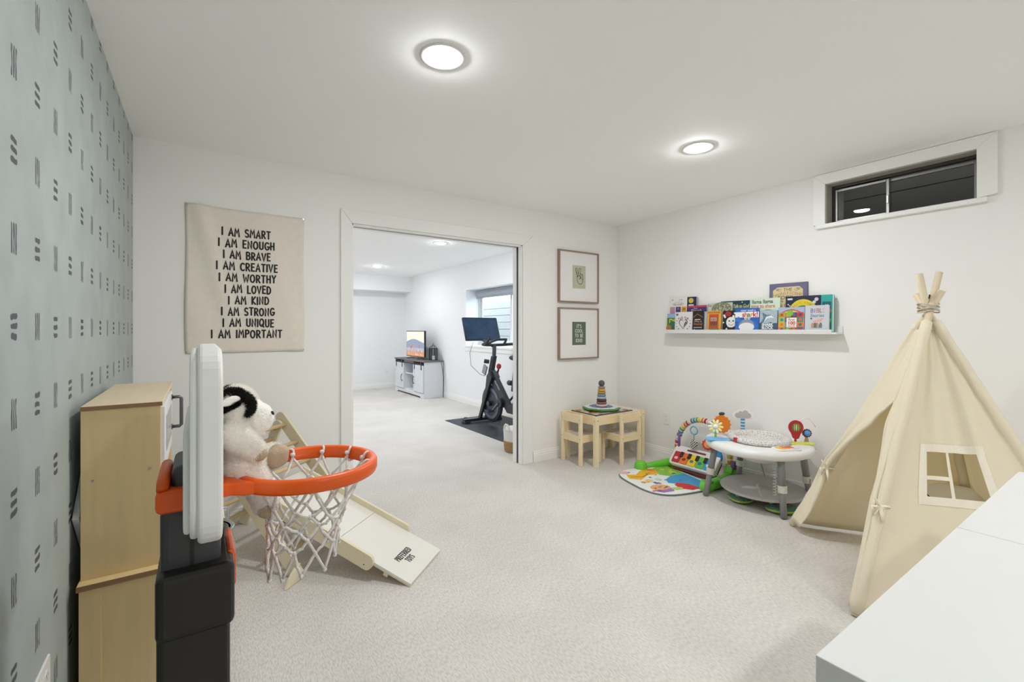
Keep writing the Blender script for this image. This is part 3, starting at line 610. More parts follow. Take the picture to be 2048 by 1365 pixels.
book(2.366, 2.250, 1.502, XB-.002, .008, .02, 'DCE0D4', 'pale book with brown title letters behind the orange zoo book', a_llamaA)
book(2.330, 2.135, 1.500, XB-.012, .007, .02, 'C9C7B4', 'book with a spreading grey-green tree on its cover', a_tree)
book(2.248, 1.986, 1.511, XB+.006, .006, .016, '1E3F4C', 'wide dark teal book titled in pale yellow script', a_talk)
book(1.984, 1.747, 1.518, XB-.004, .009, .008, 'D3E4CF', 'pale mint book titled in black and orange letters', a_llamaB)
book(1.838, 1.562, 1.628, XB+.010, .010, .014, '6A6684', 'tallest book, cream cover in a purple-grey border', a_magnificent)
book(1.706, 1.462, 1.520, XB-.006, .010, .008, '20243C', 'dark navy book with a yellow rainbow arch', a_space)
book(1.453, 1.380, 1.518, XB-.03, .034, .008, '27A79C', 'thick teal book at the end of the ledge near the tent', a_teal, rnd=.006)
book(2.757, 2.669, 1.418, XF, .012, .01, '4F7A3E', 'small green dinosaur book at the end of the front row', a_dino)
book(2.667, 2.489, 1.430, XF-.004, .012, .012, 'E4E2E2', 'white book with a large outlined heart', a_heart)
book(2.484, 2.374, 1.437, XF+.002, .012, .012, '241A16', 'dark brown book with small orange and white title lines', a_sleep)
book(2.370, 2.343, 1.428, XF+.004, .016, .01, '9CA2AA', 'narrow grey book wedged between the dark brown and orange books', lambda p, w, h: p(rect(.004, w-.004, .01, h-.01), 'B4B8BC'))
book(2.340, 2.214, 1.430, XF, .012, .012, 'E0A83A', 'orange and yellow book with a red building', a_zoo)
book(2.197, 2.085, 1.427, XF+.003, .012, .012, '1C1A1C', 'black book with a white smiling moon face', a_moon, spine='D6C6A4')
book(2.083, 1.887, 1.441, XF-.006, .014, .012, '2C5FB4', 'bright blue book with a shark under multicoloured letters', a_shark)
book(1.884, 1.749, 1.419, XF, .018, .012, 'A9BCC8', 'grey-blue chunky book with white block letters at its foot', a_block)
book(1.742, 1.556, 1.436, XF, .012, .012, 'A9B6D6', 'multicoloured tile-patterned book with a white number panel', a_first)
book(1.552, 1.395, 1.443, XF-.004, .016, .012, 'C9CED4', 'pale grey book with thin coloured capital letters', a_bible)

# ------------------------------------------------------------------ small pine table and two chairs
TX0, TX1, TY0, TY1, TZ = 2.99, 3.665, 3.0, 3.44, .465
t = thing('play_table', 'small pine table with white top in the room corner', 'table', ((TX0+TX1)/2, (TY0+TY1)/2, 0))
for x in (TX0, TX1-.04):
    for y in (TY0, TY1-.04): MB().box(x, x+.04, y, y+.04, 0, TZ-.006).build('leg', PINE, t, bevel=.003)
for x in (TX0+.008, TX1-.03): MB().box(x, x+.022, TY0+.04, TY1-.04, TZ-.085, TZ).build('apron_rail', PINEX, t, bevel=.002)
for y in (TY0+.008, TY1-.03): MB().box(TX0+.04, TX1-.04, y, y+.022, TZ-.085, TZ).build('apron_rail', PINEX, t, bevel=.002)
MB().box(TX0+.012, TX1-.012, TY0+.012, TY1-.012, TZ-.014, TZ-.003).build('table_top', WHITE, t)
for x, y, ax in ((TX0+.02, TY0, 1), (TX1-.02, TY0, 1), (TX0, TY0+.02, 0)):
    MB().cyl((x, y, TZ-.04), (x-(0 if ax else .0025), y-(.0025 if ax else 0), TZ-.04), .005, n=8).build('screw', CHROME, t)
def make_chair(label):   # back at local -y, faces +y
    t = thing('toddler_chair', label, 'chair', (0, 0, 0), group='small pine chairs')
    wd, dp, sh, bh = .275, .27, .275, .475
    for x in (-wd/2, wd/2-.03):
        MB().box(x, x+.03, 0, .03, 0, bh).build('leg', PINE, t, bevel=.003, local=True)
        MB().box(x, x+.03, dp-.03, dp, 0, sh).build('leg', PINE, t, bevel=.003, local=True)
        MB().box(x+.006, x+.024, .03, dp-.03, sh-.065, sh).build('side_rail', PINEX, t, bevel=.002, local=True)
    MB().box(-wd/2+.03, wd/2-.03, .005, .025, bh-.085, bh-.005).build('backrest', PINEX, t, bevel=.002, local=True)
    MB().box(-wd/2+.03, wd/2-.03, .005, .025, sh-.065, sh).build('cross_rail', PINEX, t, bevel=.002, local=True)
    MB().box(-wd/2+.03, wd/2-.03, dp-.025, dp-.005, sh-.065, sh).build('cross_rail', PINEX, t, bevel=.002, local=True)
    MB().box(-wd/2+.026, wd/2-.026, .02, dp-.02, sh-.016, sh-.006).build('seat', mat('seat_panel', 'DCD6CE', .5), t, local=True)
    for x in (-wd/2+.015, wd/2-.015):
        for z in (bh-.05, sh-.03): MB().cyl((x, .001, z), (x, -.0015, z), .0045, n=8).build('screw', CHROME, t, local=True)
    return t
c1 = make_chair('pine toddler chair nearer the doorway, pushed under the small table'); c1.location = (2.898, 3.245, 0); c1.rotation_euler.z = -pi/2
c2 = copytree(c1); c2['label'] = 'pine toddler chair nearer the outlet, pushed under the small table'; c2.location = (3.375, 2.915, 0); c2.rotation_euler.z = 0

# things on the small table
t = thing('activity_board', 'rounded game board with green rim lying on the small table', 'toy', (3.27, 3.21, TZ))
MB().lathe([(0, TZ+.02), (.17, TZ+.018), (.185, TZ+.024), (.19, TZ+.032), (.17, TZ+.04), (0, TZ+.04)], (3.27, 3.21, 0), 8).build('board', mat('board_green', '4F8A4E', .5), t, bevel=.004)
MB().lathe([(0, TZ+.0405), (.172, TZ+.0405), (.172, TZ+.043), (0, TZ+.043)], (3.27, 3.21, 0), 8).build('board_face', mat('board_white', 'DDE3DC', .5), t)
pr = Print(((3.27, 3.21, TZ+.043), (1, 0, 0), (0, 1, 0), (0, 0, 1)))
pr(circ(.01, .01, .12, 8), '6E7C92')
for i in range(7): pr(rect(-.16+.03*i, -.145+.03*i, -.12-.004*i, -.105-.004*i), 'F2F4EE')
pr.build('board_print', t)
t = thing('placemat', 'picture placemat under the game board on the small table', 'placemat', (3.27, 3.21, TZ))
MB().obox((3.27, 3.2, TZ+.0045), (.5, .34, .009), 0).build('sheet', mat('placemat_base', '5A5560', .6), t)
pr = Print(((3.27, 3.2, TZ+.009), (1, 0, 0), (0, 1, 0), (0, 0, 1))); q = random.Random(12)
pr(rect(-.24, .24, -.16, .16), 'D9CFC4')
for i in range(26): pr(circ(-.23+.46*q.random(), -.15+.3*q.random(), .02+.015*q.random(), 9), ('C8783A', '7A8A5A', '8A5A4A', 'D8B25A', '5A4A3A', 'B03A4A')[i % 6])
pr.build('picture_print', t)
t = thing('foam_pad', 'small leafy toy pad squeezed under the game board', 'toy', (3.27, 3.2, TZ+.01))
mb = MB()
for i in range(16):
    a = 2*pi*i/16; mb.ell((3.27+.15*cos(a), 3.2+.11*sin(a), TZ+.0140), (.03, .02, .0032), M.Rotation(a, 3, 'Z'), 8, 5)
mb.lathe([(0, TZ+.011), (.14, TZ+.011), (.14, TZ+.0165), (0, TZ+.0165)], (3.27, 3.2, 0), 16)
mb.build('leaf_ring', mat('leaf_brown', '8A7A42', .7, var=.3, vscale=30), t)
sx, sy, z = 3.27, 3.205, TZ+.0432
t = thing('ring_stacker', 'tower of muted coloured stacking rings topped by a grey ball', 'toy', (sx, sy, z))
MB().cyl((sx, sy, z), (sx, sy, z+.21), .01).build('peg', PINE, t)
for i, (c, r) in enumerate((('D9C2BC', .053), ('8A6258', .051), ('54362F', .049), ('AEB6C2', .046), ('7E8CA4', .043), ('B88A3E', .040), ('C9A04A', .038), ('A08A80', .035))):
    MB().lathe([(r-.012, z+.025*i), (r-.003, z+.025*i+.003), (r, z+.025*i+.0125), (r-.003, z+.025*i+.022), (r-.012, z+.025*i+.025), (.008, z+.025*i+.025), (.008, z+.025*i)], (sx, sy, 0), 24, close=True).build('ring', mat('ring_'+c, c, .5, var=.02), t, smooth=True)
MB().ell((sx, sy, z+.228), .031).build('ball', mat('ball_slate', '51585A', .5), t, smooth=True)

# ------------------------------------------------------------------ piano play gym
gx, gy = 3.35, 2.4
t = thing('piano_play_gym', 'baby play gym with striped arch, toy piano and animal floor mat', 'play gym', (gx, gy, 0))
GREEN = mat('lime_plastic', '6CC83A', .4, var=.03)
def matpoly(n=44):
    o = []
    for i in range(n):
        a = 2*pi*i/n; c, s_ = cos(a), sin(a); e = 2/3.2
        o.append((.30*math.copysign(abs(c)**e, c), .335*math.copysign(abs(s_)**e, s_)))
    return o
MX, MY = 3.19, 2.43
rot = R(-14)
def mrot(p): return (p[0]*cos(rot)-p[1]*sin(rot), p[0]*sin(rot)+p[1]*cos(rot))
MB().prism([mrot(p) for p in matpoly()], ((MX, MY, .001), (1, 0, 0), (0, 1, 0), (0, 0, 1)), .010).build('mat_edge', mat('mat_grey', '75777C', .8), t, bevel=.003)
MB().prism([mrot((p[0]*.985, p[1]*.985)) for p in matpoly()], ((MX, MY, .011), (1, 0, 0), (0, 1, 0), (0, 0, 1)), .005).build('floor_mat', mat('mat_white', 'E6EAE4', .8), t, bevel=.003)
c_, s_ = cos(rot), sin(rot)
p = Print(((MX, MY, .016), (c_, s_, 0), (-s_, c_, 0), (0, 0, 1)))
# local x towards the wall, y away from the tent
p([(.05, .10), (.12, .02), (.28, .05), (.28, .28), (.2, .31), (.08, .25)], '8CC24A'); p([(.1, -.3), (.27, -.28), (.28, .05), (.12, .04), (.02, -.02), (-.02, -.1), (.03, -.14), (.06, -.25)], '3F9AD0')
p(dots(.1, .16, 5, .02, 21, .15, .1), 'C8D84A'); p([(-.02, -.24), (.05, -.30), (.14, -.29), (.12, -.17), (.05, -.12), (.0, -.15)], 'D22E2A')
p([(-.25, .10), (-.18, .04), (-.06, .12), (.06, .12), (.1, .2), (.04, .27), (-.05, .24), (-.14, .17), (-.22, .2)], 'F2B51E'); p(circ(.06, .235, .035, 12), 'E9742A'); p(strokes_poly([[(-.22, .13), (-.12, .1), (-.04, .14)]], .008), '7A3A22')
p(circ(-.15, -.17, .085, 18, .07), 'E9A868'); p([(-.26, -.2), (-.2, -.27), (-.1, -.27), (-.06, -.2), (-.15, -.22)], '9C74B4'); p([circ(-.13, -.15, .007, 6), circ(-.13, -.19, .007, 6), circ(.12, -.08, .008, 6)], '2A2226')
p(circ(-.04, -.23, .05, 12, .03), 'A8D06A'); p(circ(-.2, .25, .045, 12, .035), 'E8B6B4'); p(circ(-.13, .0, .035, 12, .03), 'EBC878'); p(circ(-.04, .0, .03, 10), 'BFD8C0'); p([circ(-.2, -.02, .022, 10)], 'E98A3A'); p(rect(-.13, -.1, -.09, -.04), '4A7AB8')
q = random.Random(31)
for i in range(30): p(circ(-.26+.5*q.random(), -.28+.56*q.random(), .006+.01*q.random(), 8), ('D2403A', '3F9AD0', 'F2B51E', '7CB83A', '8A5AA4', '5A6A7A', 'E98A3A')[i % 7])
p.build('mat_print', t)
# base: two green arms reaching out from below the piano, with cups
def arm(pts, r): return MB().tube([V(q) for q in pts], r, 10)
for side, pts in ((1, [(3.66, 2.60, .04), (3.55, 2.66, .035), (3.42, 2.70, .03), (3.29, 2.725, .025)]), (-1, [(3.68, 2.09, .045), (3.55, 2.075, .04), (3.40, 2.07, .04), (3.27, 2.075, .04)])):
    MB().tube(pts, [.05, .04, .03, .025] if side > 0 else [.055, .05, .045, .04], 10).build('base_arm', GREEN, t, smooth=True)
MB().lathe([(.05, 0), (.058, .01), (.05, .06), (.044, .075), (.036, .077), (.03, .07), (0, .066)], (3.28, 2.73, 0), 20).build('foot_cup', GREEN, t, smooth=True)
MB().prism([(-.05, 0), (.05, 0), (.06, .04), (.045, .085), (-.03, .09), (-.055, .05)], ((3.27, 2.11, 0), (1, 0, 0), (0, 0, 1), (0, -1, 0)), .07).build('foot_block', GREEN, t, bevel=.012)
for y in (2.60, 2.085):
    MB().prism([(-.07, 0), (.08, 0), (.06, .09), (.03, .15), (-.02, .15), (-.05, .1)], ((3.63, y+.035, 0), (1, 0, 0), (0, 0, 1), (0, -1, 0)), .07).build('upright', GREEN, t, bevel=.012)
MB().cyl((3.62, 2.06, .15), (3.62, 2.035, .15), .035).build('hinge_knob', mat('purple_plastic', '6A4A86', .4), t, bevel=.004)
# piano: a tilted box facing the mat
pu = V((.5, 0, .55)).normalized(); pn = V((-pu.z, 0, pu.x)); PO = V((3.47, 2.585, .075)); fr = (PO, V((0, -1, 0)), pu, pn)
MB().prism(rrect(0, .44, 0, .19, .03), (PO-pn*.05, fr[1], pu, pn), .05).build('piano_case', mat('piano_white', 'E9E2E0', .4), t, bevel=.008)
MB().prism(rrect(.015, .425, -.02, .17, .03), (PO-pn*.09, fr[1], pu, pn), .04).build('piano_underside', mat('piano_maroon', '7A3A36', .5), t, bevel=.008)
for i, c in enumerate(('B8262E', 'E8742A', 'F0C828', '62B848', '3A9AD0')):
    x0 = .03+i*.077; k = MB().prism(rrect(x0, x0+.072, .018, .125, .006, 2), fr, .008).build('piano_key', mat('key_'+c, c, .4, var=.02), t, bevel=.002)
    pr = Print(tuple([PO+pn*.008]+list(fr[1:]))); pr(circ(x0+.034, .06, .018, 9, .015), ('E8C0C4', '7A3A2A', '3A7A8A', '2A6A9A', 'E8E8E8')[i]); pr.build('key_print', k)
for i in range(4):
    x0 = .09+i*.077; MB().prism(rect(x0, x0+.03, .075, .125), (PO+pn*.008, fr[1], pu, pn), .008).build('black_key', mat('key_black', '1E1C1C', .4), t, bevel=.002)
MB().prism(rrect(.13, .31, .15, .165, .006, 2), fr, .004).build('handle_slot', mat('piano_maroon', '7A3A36', .5), t)
# striped fabric arch
cols = ['D9B44A', 'C07A3A', 'A83238', 'D8CFC6', '7A6A94', '4A86A4', '5FA05A', 'E4B83E', 'D07A38', 'A8363A', 'DDD6CE', '6E7A9A', '3F8FB0', '68A85A', 'E8C044', 'D8803A', 'B03038', 'D8D2CC', '7A6496', '4A8EB4', '74B060', 'E9C94E', 'D8763A', 'A82E34', 'D9D2CA', '7A6A94', '3F86A8', '5FA05A', 'D9B44A', 'C8803A']
def archp(s):   # s 0..1 from far foot (y 2.6) over the top to the near foot (y 2.085)
    a = pi*(1-s); ct = V((3.615, 2.335, .15)); yy = .255*-cos(pi-a)
    return V((3.615+.0*s, 2.335+.255*cos(pi-a), .13+.345*sin(a)**.8))
nseg = len(cols)
for i, c in enumerate(cols):
    MB().tube([archp(max(.001, min(.999, (i+.02+q*.165)/nseg))) for q in range(5)], [.0215, .0235, .024, .0235, .0215], 12).build('arch_stripe', mat('stripe_'+c, c, .8, var=.05), t, smooth=True)
MB().tube([archp(.001+.998*i/40) for i in range(41)], .0205, 10).build('arch_core', mat('arch_core_white', 'E4DED6', .8), t, smooth=True)
def hang(s, col, drop, shape):
    a = archp(s); b = a-V((0, 0, drop)); sx_ = thing
    MB().tube([a, b], .003, 6).build('toy_strap', mat('strap_'+col, col, .7), t)
    return b
b = hang(.34, '6A4A86', .02, 0)
MB().tube([archp(.17)-V((.02, 0, .0)), archp(.17)-V((.02, .0, .07)), archp(.17)-V((.02, 0, .15))], [.008, .012, .010], 8).build('hanging_toy', mat('hang_purple', '7A5AA0', .6), t, smooth=True)
MB().ell(archp(.17)-V((.02, 0, .185)), (.018, .018, .022), nu=10, nv=6).build('hanging_toy', mat('hang_yellow', 'E4C23A', .6), t, smooth=True)
RC = V((3.56, 2.38, .385))
MB().tube([RC+V((0, .034*cos(2*pi*i/20), .034*sin(2*pi*i/20))) for i in range(20)], .0055, 8, closed=True).build('ring_link', mat('ring_blue', '6AAED0', .4), t, smooth=True)
MB().tube([RC-V((0, 0, .034)), RC-V((0, 0, .08))], .005, 6).build('toy_strap', mat('ring_blue', '6AAED0', .4), t)
def checkmat():
    m = mat('check_fabric', 'FFFFFF', .7, var=0); nt = m.node_tree; c = nt.nodes.new('ShaderNodeTexChecker'); c.inputs['Scale'].default_value = 90
    c.inputs[1].default_value = lin('E8E6DE'); c.inputs[2].default_value = lin('1E1E20'); tc = nt.nodes.new('ShaderNodeTexCoord'); nt.links.new(tc.outputs['Object'], c.inputs[0]); nt.links.new(c.outputs[0], nt.nodes['Principled BSDF'].inputs['Base Color']); return m
CHK = checkmat()
MB().ell(RC-V((0, -.006, .125)), (.01, .03, .047), nu=14, nv=10).build('checked_toy', CHK, t, smooth=True)
MB().ell(RC-V((0, .02, .12)), (.01, .014, .04), M.Rotation(.25, 3, 'X'), 12, 8).build('checked_toy', CHK, t, smooth=True)
MB().prism([(.03*cos(2*pi*i/24)*(1+.16*(i % 2)), .045*sin(2*pi*i/24)*(1+.16*(i % 2))) for i in range(24)], ((3.60, 2.17, .20), (0, 1, 0), (0, 0, 1), (-1, 0, 0)), .02).build('hanging_toy', mat('hang_blue', '2E8AC8', .6), t, bevel=.003)

# ------------------------------------------------------------------ baby activity table
cx, cy = 3.395, 1.745; ZT = .452
t = thing('activity_table', 'round white baby activity table with grey legs and ring of toys', 'activity table', (cx, cy, 0))
LEGG = mat('leg_grey', '8C8C8C', .4, var=.03)
MB().lathe([(.17, ZT-.012), (.20, ZT-.006), (.25, ZT+.004), (.325, ZT), (.348, ZT-.010), (.358, ZT-.03), (.35, ZT-.055), (.325, ZT-.068), (.27, ZT-.06), (.17, ZT-.05)], (cx, cy, 0), 56, close=True).build('tray', WPLAS, t, smooth=True)
feet = [(3.177, 2.026), (3.216, 1.48), (3.60, 1.47), (3.61, 2.01)]
for fx, fy in feet:
    dx, dy = fx-cx, fy-cy; l = sqrt(dx*dx+dy*dy); top = V((cx+dx/l*.285, cy+dy/l*.285, ZT-.05)); ft = V((fx, fy, .0)); n = (ft-top)
    lg = MB().tube([top, top+n*.5], .023, 16).build('leg', LEGG, t, smooth=True)
    MB().tube([top+n*.42, top+n*.985], .0205, 16).build('leg_tip', LEGG, lg, smooth=True)
    MB().tube([top+n*.46, top+n*.58], .029, 16).build('clamp', mat('clamp_cream', 'DAD8CE', .4), lg, bevel=.003)
    MB().tube([top+n*.0, top+n*.05], .028, 16).build('collar', mat('clamp_cream', 'DAD8CE', .4), lg, bevel=.003)
def seatmat():
    m = mat('seat_print', 'FFFFFF', .85, var=0); nt = m.node_tree; w_ = nt.nodes.new('ShaderNodeTexVoronoi'); w_.feature = 'DISTANCE_TO_EDGE'; w_.inputs['Scale'].default_value = 60
    tc = nt.nodes.new('ShaderNodeTexCoord'); nt.links.new(tc.outputs['Object'], w_.inputs['Vector']); f = nmath(nt, 'MULTIPLY_ADD', w_.outputs['Distance'], 7, -.4, clamp=True)
    mx = nt.nodes.new('ShaderNodeMix'); mx.data_type = 'RGBA'; nt.links.new(f, mx.inputs[0]); mx.inputs[6].default_value = lin('EAE8E4'); mx.inputs[7].default_value = lin('C4C2BE'); nt.links.new(mx.outputs[2], nt.nodes['Principled BSDF'].inputs['Base Color']); return m
SEAT = seatmat()
sxc, syc = cx+.02, cy+.0
MB().lathe([(.205, ZT-.004), (.212, ZT+.010), (.206, ZT+.026), (.188, ZT+.034), (.166, ZT+.028), (.155, ZT+.006), (.15, ZT-.05), (.14, ZT-.09)], (sxc, syc, 0), 44).build('seat_ring', SEAT, t, smooth=True)
MB().lathe([(.13, ZT-.09), (.12, ZT-.14), (.05, ZT-.165), (0, ZT-.165)], (sxc, syc, 0), 30).build('seat_sling', mat('sling_white', 'DCDAD6', .8), t, smooth=True)
MB().box(sxc-.215, sxc-.185, syc+.055, syc+.075, ZT+.0, ZT+.028).build('seat_tag', mat('tag_red', 'C03030', .5), t)
MB().obox((cx+.179, cy-.3065, ZT-.033), (.004, .04, .018), M.Rotation(R(-60), 3, 'Z')).build('badge', mat('tag_red', 'C03030', .5), t)
# toys on the tray
MB().prism(rrect(-.085, .085, -.045, .045, .03), ((cx-.24, cy+.17, ZT-.002), (.6, -.8, 0), (.8, .6, 0), (0, 0, 1)), .012).build('toy_pad', mat('pad_blue', '6CB4E4', .4), t, bevel=.005)
MB().prism(rrect(-.09, .09, -.05, .05, .03), ((cx-.11, cy-.25, ZT-.002), (.9, -.43, 0), (.43, .9, 0), (0, 0, 1)), .012).build('toy_pad', WPLAS, t, bevel=.004)
pr = Print(((cx-.11, cy-.25, ZT+.010), (.9, -.43, 0), (.43, .9, 0), (0, 0, 1)))
pr(rrect(-.075, .02, -.03, .035, .02), 'F2C21E'); pr(rrect(-.03, .06, -.01, .038, .012), 'E8742A'); pr(rrect(0, .055, .012, .036, .008), 'C8442A'); pr(strokes_poly([[(.02, -.035), (.075, -.03)]], .005), '5AA0D8'); pr.build('pad_print', t)
MB().prism(rrect(-.09, .09, -.03, .03, .025), ((cx+.12, cy-.24, ZT-.002), (.75, -.66, 0), (.66, .75, 0), (0, 0, 1)), .014).build('toy_pad', mat('pad_lime', 'D6DC5A', .4), t, bevel=.005)
# flower spinner and orange lion-like toy plate
F0 = V((cx-.20, cy+.21, ZT+.085)); vd = V((-.80, -.42, .2)).normalized(); ru = V((0, 0, 1)).cross(vd).normalized(); rv = vd.cross(ru)
fl = MB().ell(F0, .02, nu=10, nv=6).build('flower_toy', mat('flower_white', 'F0EFE6', .5), t, smooth=True)
for i in range(10):
    a = 2*pi*i/10; c = F0+ru*.036*cos(a)+rv*.036*sin(a); MB().ell(c, (.020, .010, .008), M((ru*cos(a)+rv*sin(a), -ru*sin(a)+rv*cos(a), vd)).transposed(), 8, 6).build('petal', mat('petal_%d' % (i % 3), ('F0E48A', 'E4EAC0', 'F2F0E4')[i % 3], .5), fl, smooth=True)
MB().tube([F0, (F0.x, F0.y, ZT)], .008, 8).build('flower_stem', mat('stem_green', '8CC060', .5), t)
LO = V((cx-.075, cy+.235, ZT+.01))
MB().prism([(.062*cos(2*pi*i/28)*(1+.07*(-1)**i), .075+.068*sin(2*pi*i/28)*(1+.07*(-1)**i)) for i in range(28)], (LO, ru, (0, 0, 1), vd), .018).build('orange_toy', mat('toy_orange', 'E07A1E', .5), t, bevel=.004)
MB().ell(LO+V((0, 0, .155)), (.03, .02, .012), nu=10, nv=6).build('toy_bow', mat('toy_black', '2A2A2C', .5), t, smooth=True)
HT = V((cx-.215, cy+.262, ZT-.06))
MB().prism([(.042*cos(2*pi*i/24)*(1+.08*(-1)**i), .042*sin(2*pi*i/24)*(1+.08*(-1)**i)) for i in range(24)], (HT, ru, rv, vd), .012).build('hanging_flower', mat('toy_red', 'C03A2A', .5), t, bevel=.002)
MB().lathe([(0, 0), (.027, 0), (.027, .016), (0, .016)], HT, 18, rot=M((ru, rv, vd)).transposed()).build('hanging_face', mat('toy_amber', 'E9A05A', .5), t)
# cloud on a striped spring post
CP = V((cx+.17, cy+.205, ZT))
MB().lathe([(.04, 0), (.036, .015), (.02, .022), (0, .022)], CP, 16).build('post_base', mat('post_coral', 'E0A080', .5), t, smooth=True)
for i in range(7): MB().cyl(CP+V((0, 0, .018+.0125*i)), CP+V((0, 0, .0305+.0125*i)), .016, n=12).build('post_ring', mat('post_%d' % (i % 2), ('3E8CC0', 'B8D6E6')[i % 2], .5), t)
def cloud(s): return [(s*x, s*y) for x, y in circ(-.045, 0, .024, 9, None, R(100), R(270)) + circ(.045, 0, .024, 9, None, R(-90), R(70)) + circ(.018, .022, .026, 8, None, R(10), R(120)) + circ(-.02, .018, .022, 7, None, R(40), R(170))]
vd2 = V((-.75, -.62, .1)).normalized(); ru2 = V((0, 0, 1)).cross(vd2).normalized()
MB().prism(cloud(1.15), (CP+V((0, 0, .13)), ru2, (0, 0, 1), vd2), .008).build('cloud_toy', mat('cloud_white', 'EFEDEA', .5), t, bevel=.002)
MB().prism(cloud(.85), (CP+V((0, 0, .131))+vd2*.008, ru2, (0, 0, 1), vd2), .003).build('cloud_face', mat('cloud_grey', 'B8B4B0', .5), t)
# hot-air balloon and spinner
BP = V((cx+.145, cy-.195, ZT+.1))
MB().prism([(.0, -.075), (.018, -.07), (.03, -.035)]+circ(0, .01, .048, 14, .052, R(-30), R(210))+[(-.03, -.035), (-.018, -.07)], (BP, ru2, (0, 0, 1), vd2), .016).build('balloon_toy', mat('balloon_red', 'B8242C', .45), t, bevel=.003)
MB().prism(circ(0, .01, .028, 16, .030), (BP+vd2*.016, ru2, (0, 0, 1), vd2), .004).build('balloon_window', mat('balloon_green', '4E8A4A', .5), t)
for i in range(3): MB().prism(circ(-.012+.012*i, .01, .0035, 8, .024), (BP+vd2*.020, ru2, (0, 0, 1), vd2), .003).build('balloon_rib', mat('rib_%d' % i, ('E8B07A', 'E9E2C8', 'E08A4A')[i], .5), t)
MB().tube([BP-V((0, 0, .075)), BP-V((0, 0, .1))], .008, 8).build('balloon_post', mat('balloon_red', 'B8242C', .45), t)
SP = V((cx+.20, cy-.245, ZT+.07))
MB().prism([(.030*cos(2*pi*i/24)*(1+.1*(-1)**i), .030*sin(2*pi*i/24)*(1+.1*(-1)**i)) for i in range(24)], (SP, ru2, (0, 0, 1), vd2), .012).build('spinner_gear', mat('gear_plum', '7A2E3A', .5), t, bevel=.002)
MB().ell(SP+vd2*.014, .021, nu=12, nv=8).build('spinner_ball', mat('spinner_blue', '4E96DC', .4), t, smooth=True)
MB().tube([SP-V((0, 0, .028)), SP-V((0, 0, .068))], [.008, .018], 8).build('spinner_post', mat('spinner_tan', 'A88A6A', .5), t)
MB().tube([BP+V((.02, -.02, .05))+ru2*.10*(i/10)+V((0, 0, .045*sin(pi*i/10)-.03*(i/10))) for i in range(11)], .004, 6).build('wire_loop', WPLAS, t, smooth=True)
# foot platform and spiral cord
PLT = mat('platform_grey', 'B4B2AE', .5, var=.02)
MB().lathe([(0, .085), (.25, .085), (.285, .095), (.29, .105), (.28, .112), (.25, .105), (0, .105)], (cx+.02, cy-.03, 0), 40).build('platform', PLT, t, smooth=True)
MB().prism(circ(0, 0, .07, 18, .03), ((cx-.06, cy+.02, .1055), (.8, -.6, 0), (.6, .8, 0), (0, 0, 1)), .003).build('platform_patch', mat('patch_pale', 'D0CECA', .5), t)
for k in (.42, 2.0, 3.6, 5.1):
    MB().tube([(cx+.02+.285*cos(k), cy-.03+.285*sin(k), .1), (cx+.325*cos(k), cy+.325*sin(k), .22)], .004, 6).build('platform_strap', mat('strap_grey', 'A8A6A0', .6), t)
MB().tube([(3.232+.011*cos(1.35*i), 1.545+.011*sin(1.35*i), .13+.0042*i) for i in range(64)], .0022, 6).build('spiral_cord', WPLAS, t, smooth=True)
# soft pads below the platform
for i, (px_, py_, a, lbl) in enumerate(((3.30, 1.82, .5, 'green and orange quilted pad under the activity table beside the play gym'), (3.33, 1.545, -.6, 'lime-edged quilted pad under the activity table beside the tent'))):
    o = thing('quilted_pad', lbl, 'toy', (px_, py_, 0), group='quilted pads under the activity table')
    MB().ell((px_, py_, .03), (.10, .075, .03), M.Rotation(a, 3, 'Z'), 20, 8).build('pad', mat('pad_quilt', '5A8270', .8, var=.3, vscale=20), o, smooth=True)
    MB().tube([V((px_, py_, .024))+M.Rotation(a, 3, 'Z') @ V((.102*cos(2*pi*k/24), .077*sin(2*pi*k/24), 0)) for k in range(24)], .008, 6, closed=True).build('piping', mat('pad_lime2', '9FBF5E', .6), o, smooth=True)
    for k in range(5):
        MB().ell(V((px_, py_, .05))+M.Rotation(a, 3, 'Z') @ V((-.06+.03*k, .02*(-1)**k, .004)), (.016, .014, .008), nu=8, nv=5).build('patch', mat('patch_orange', 'C8603A', .8) if k % 2 else mat('patch_teal', '8AB49A', .8), o, smooth=True)

# ------------------------------------------------------------------ canvas teepee
AP = V((3.07, .715, 1.37)); TA = V((3.15, 1.40, 0)); TC = V((2.385, .80, 0)); TD = V((2.97, .03, 0)); TB = V((3.70, .64, 0))
t = thing('teepee_tent', 'cream canvas teepee with tied-back door flaps and a cut-out window', 'tent', (3.07, .715, 0))
POLE = mat('tent_pole', 'E2D2B4', .5, var=.05)
tips = {}
for k, (cn, off, ext) in enumerate(((TA, (.012, -.010), 1.06), (TC, (-.010, -.012), 1.13), (TD, (-.008, .012), 1.05), (TB, (.010, .010), 1.12))):
    b = V((cn.x, cn.y, 0)); cr = AP+V((off[0], off[1], .01)); dr = (cr-b)
    tp = b+dr*ext; tips[k] = (b, dr)
    MB().tube([b+V((0, 0, .0)), tp], .0155, 12).build('pole', POLE, t, smooth=True)
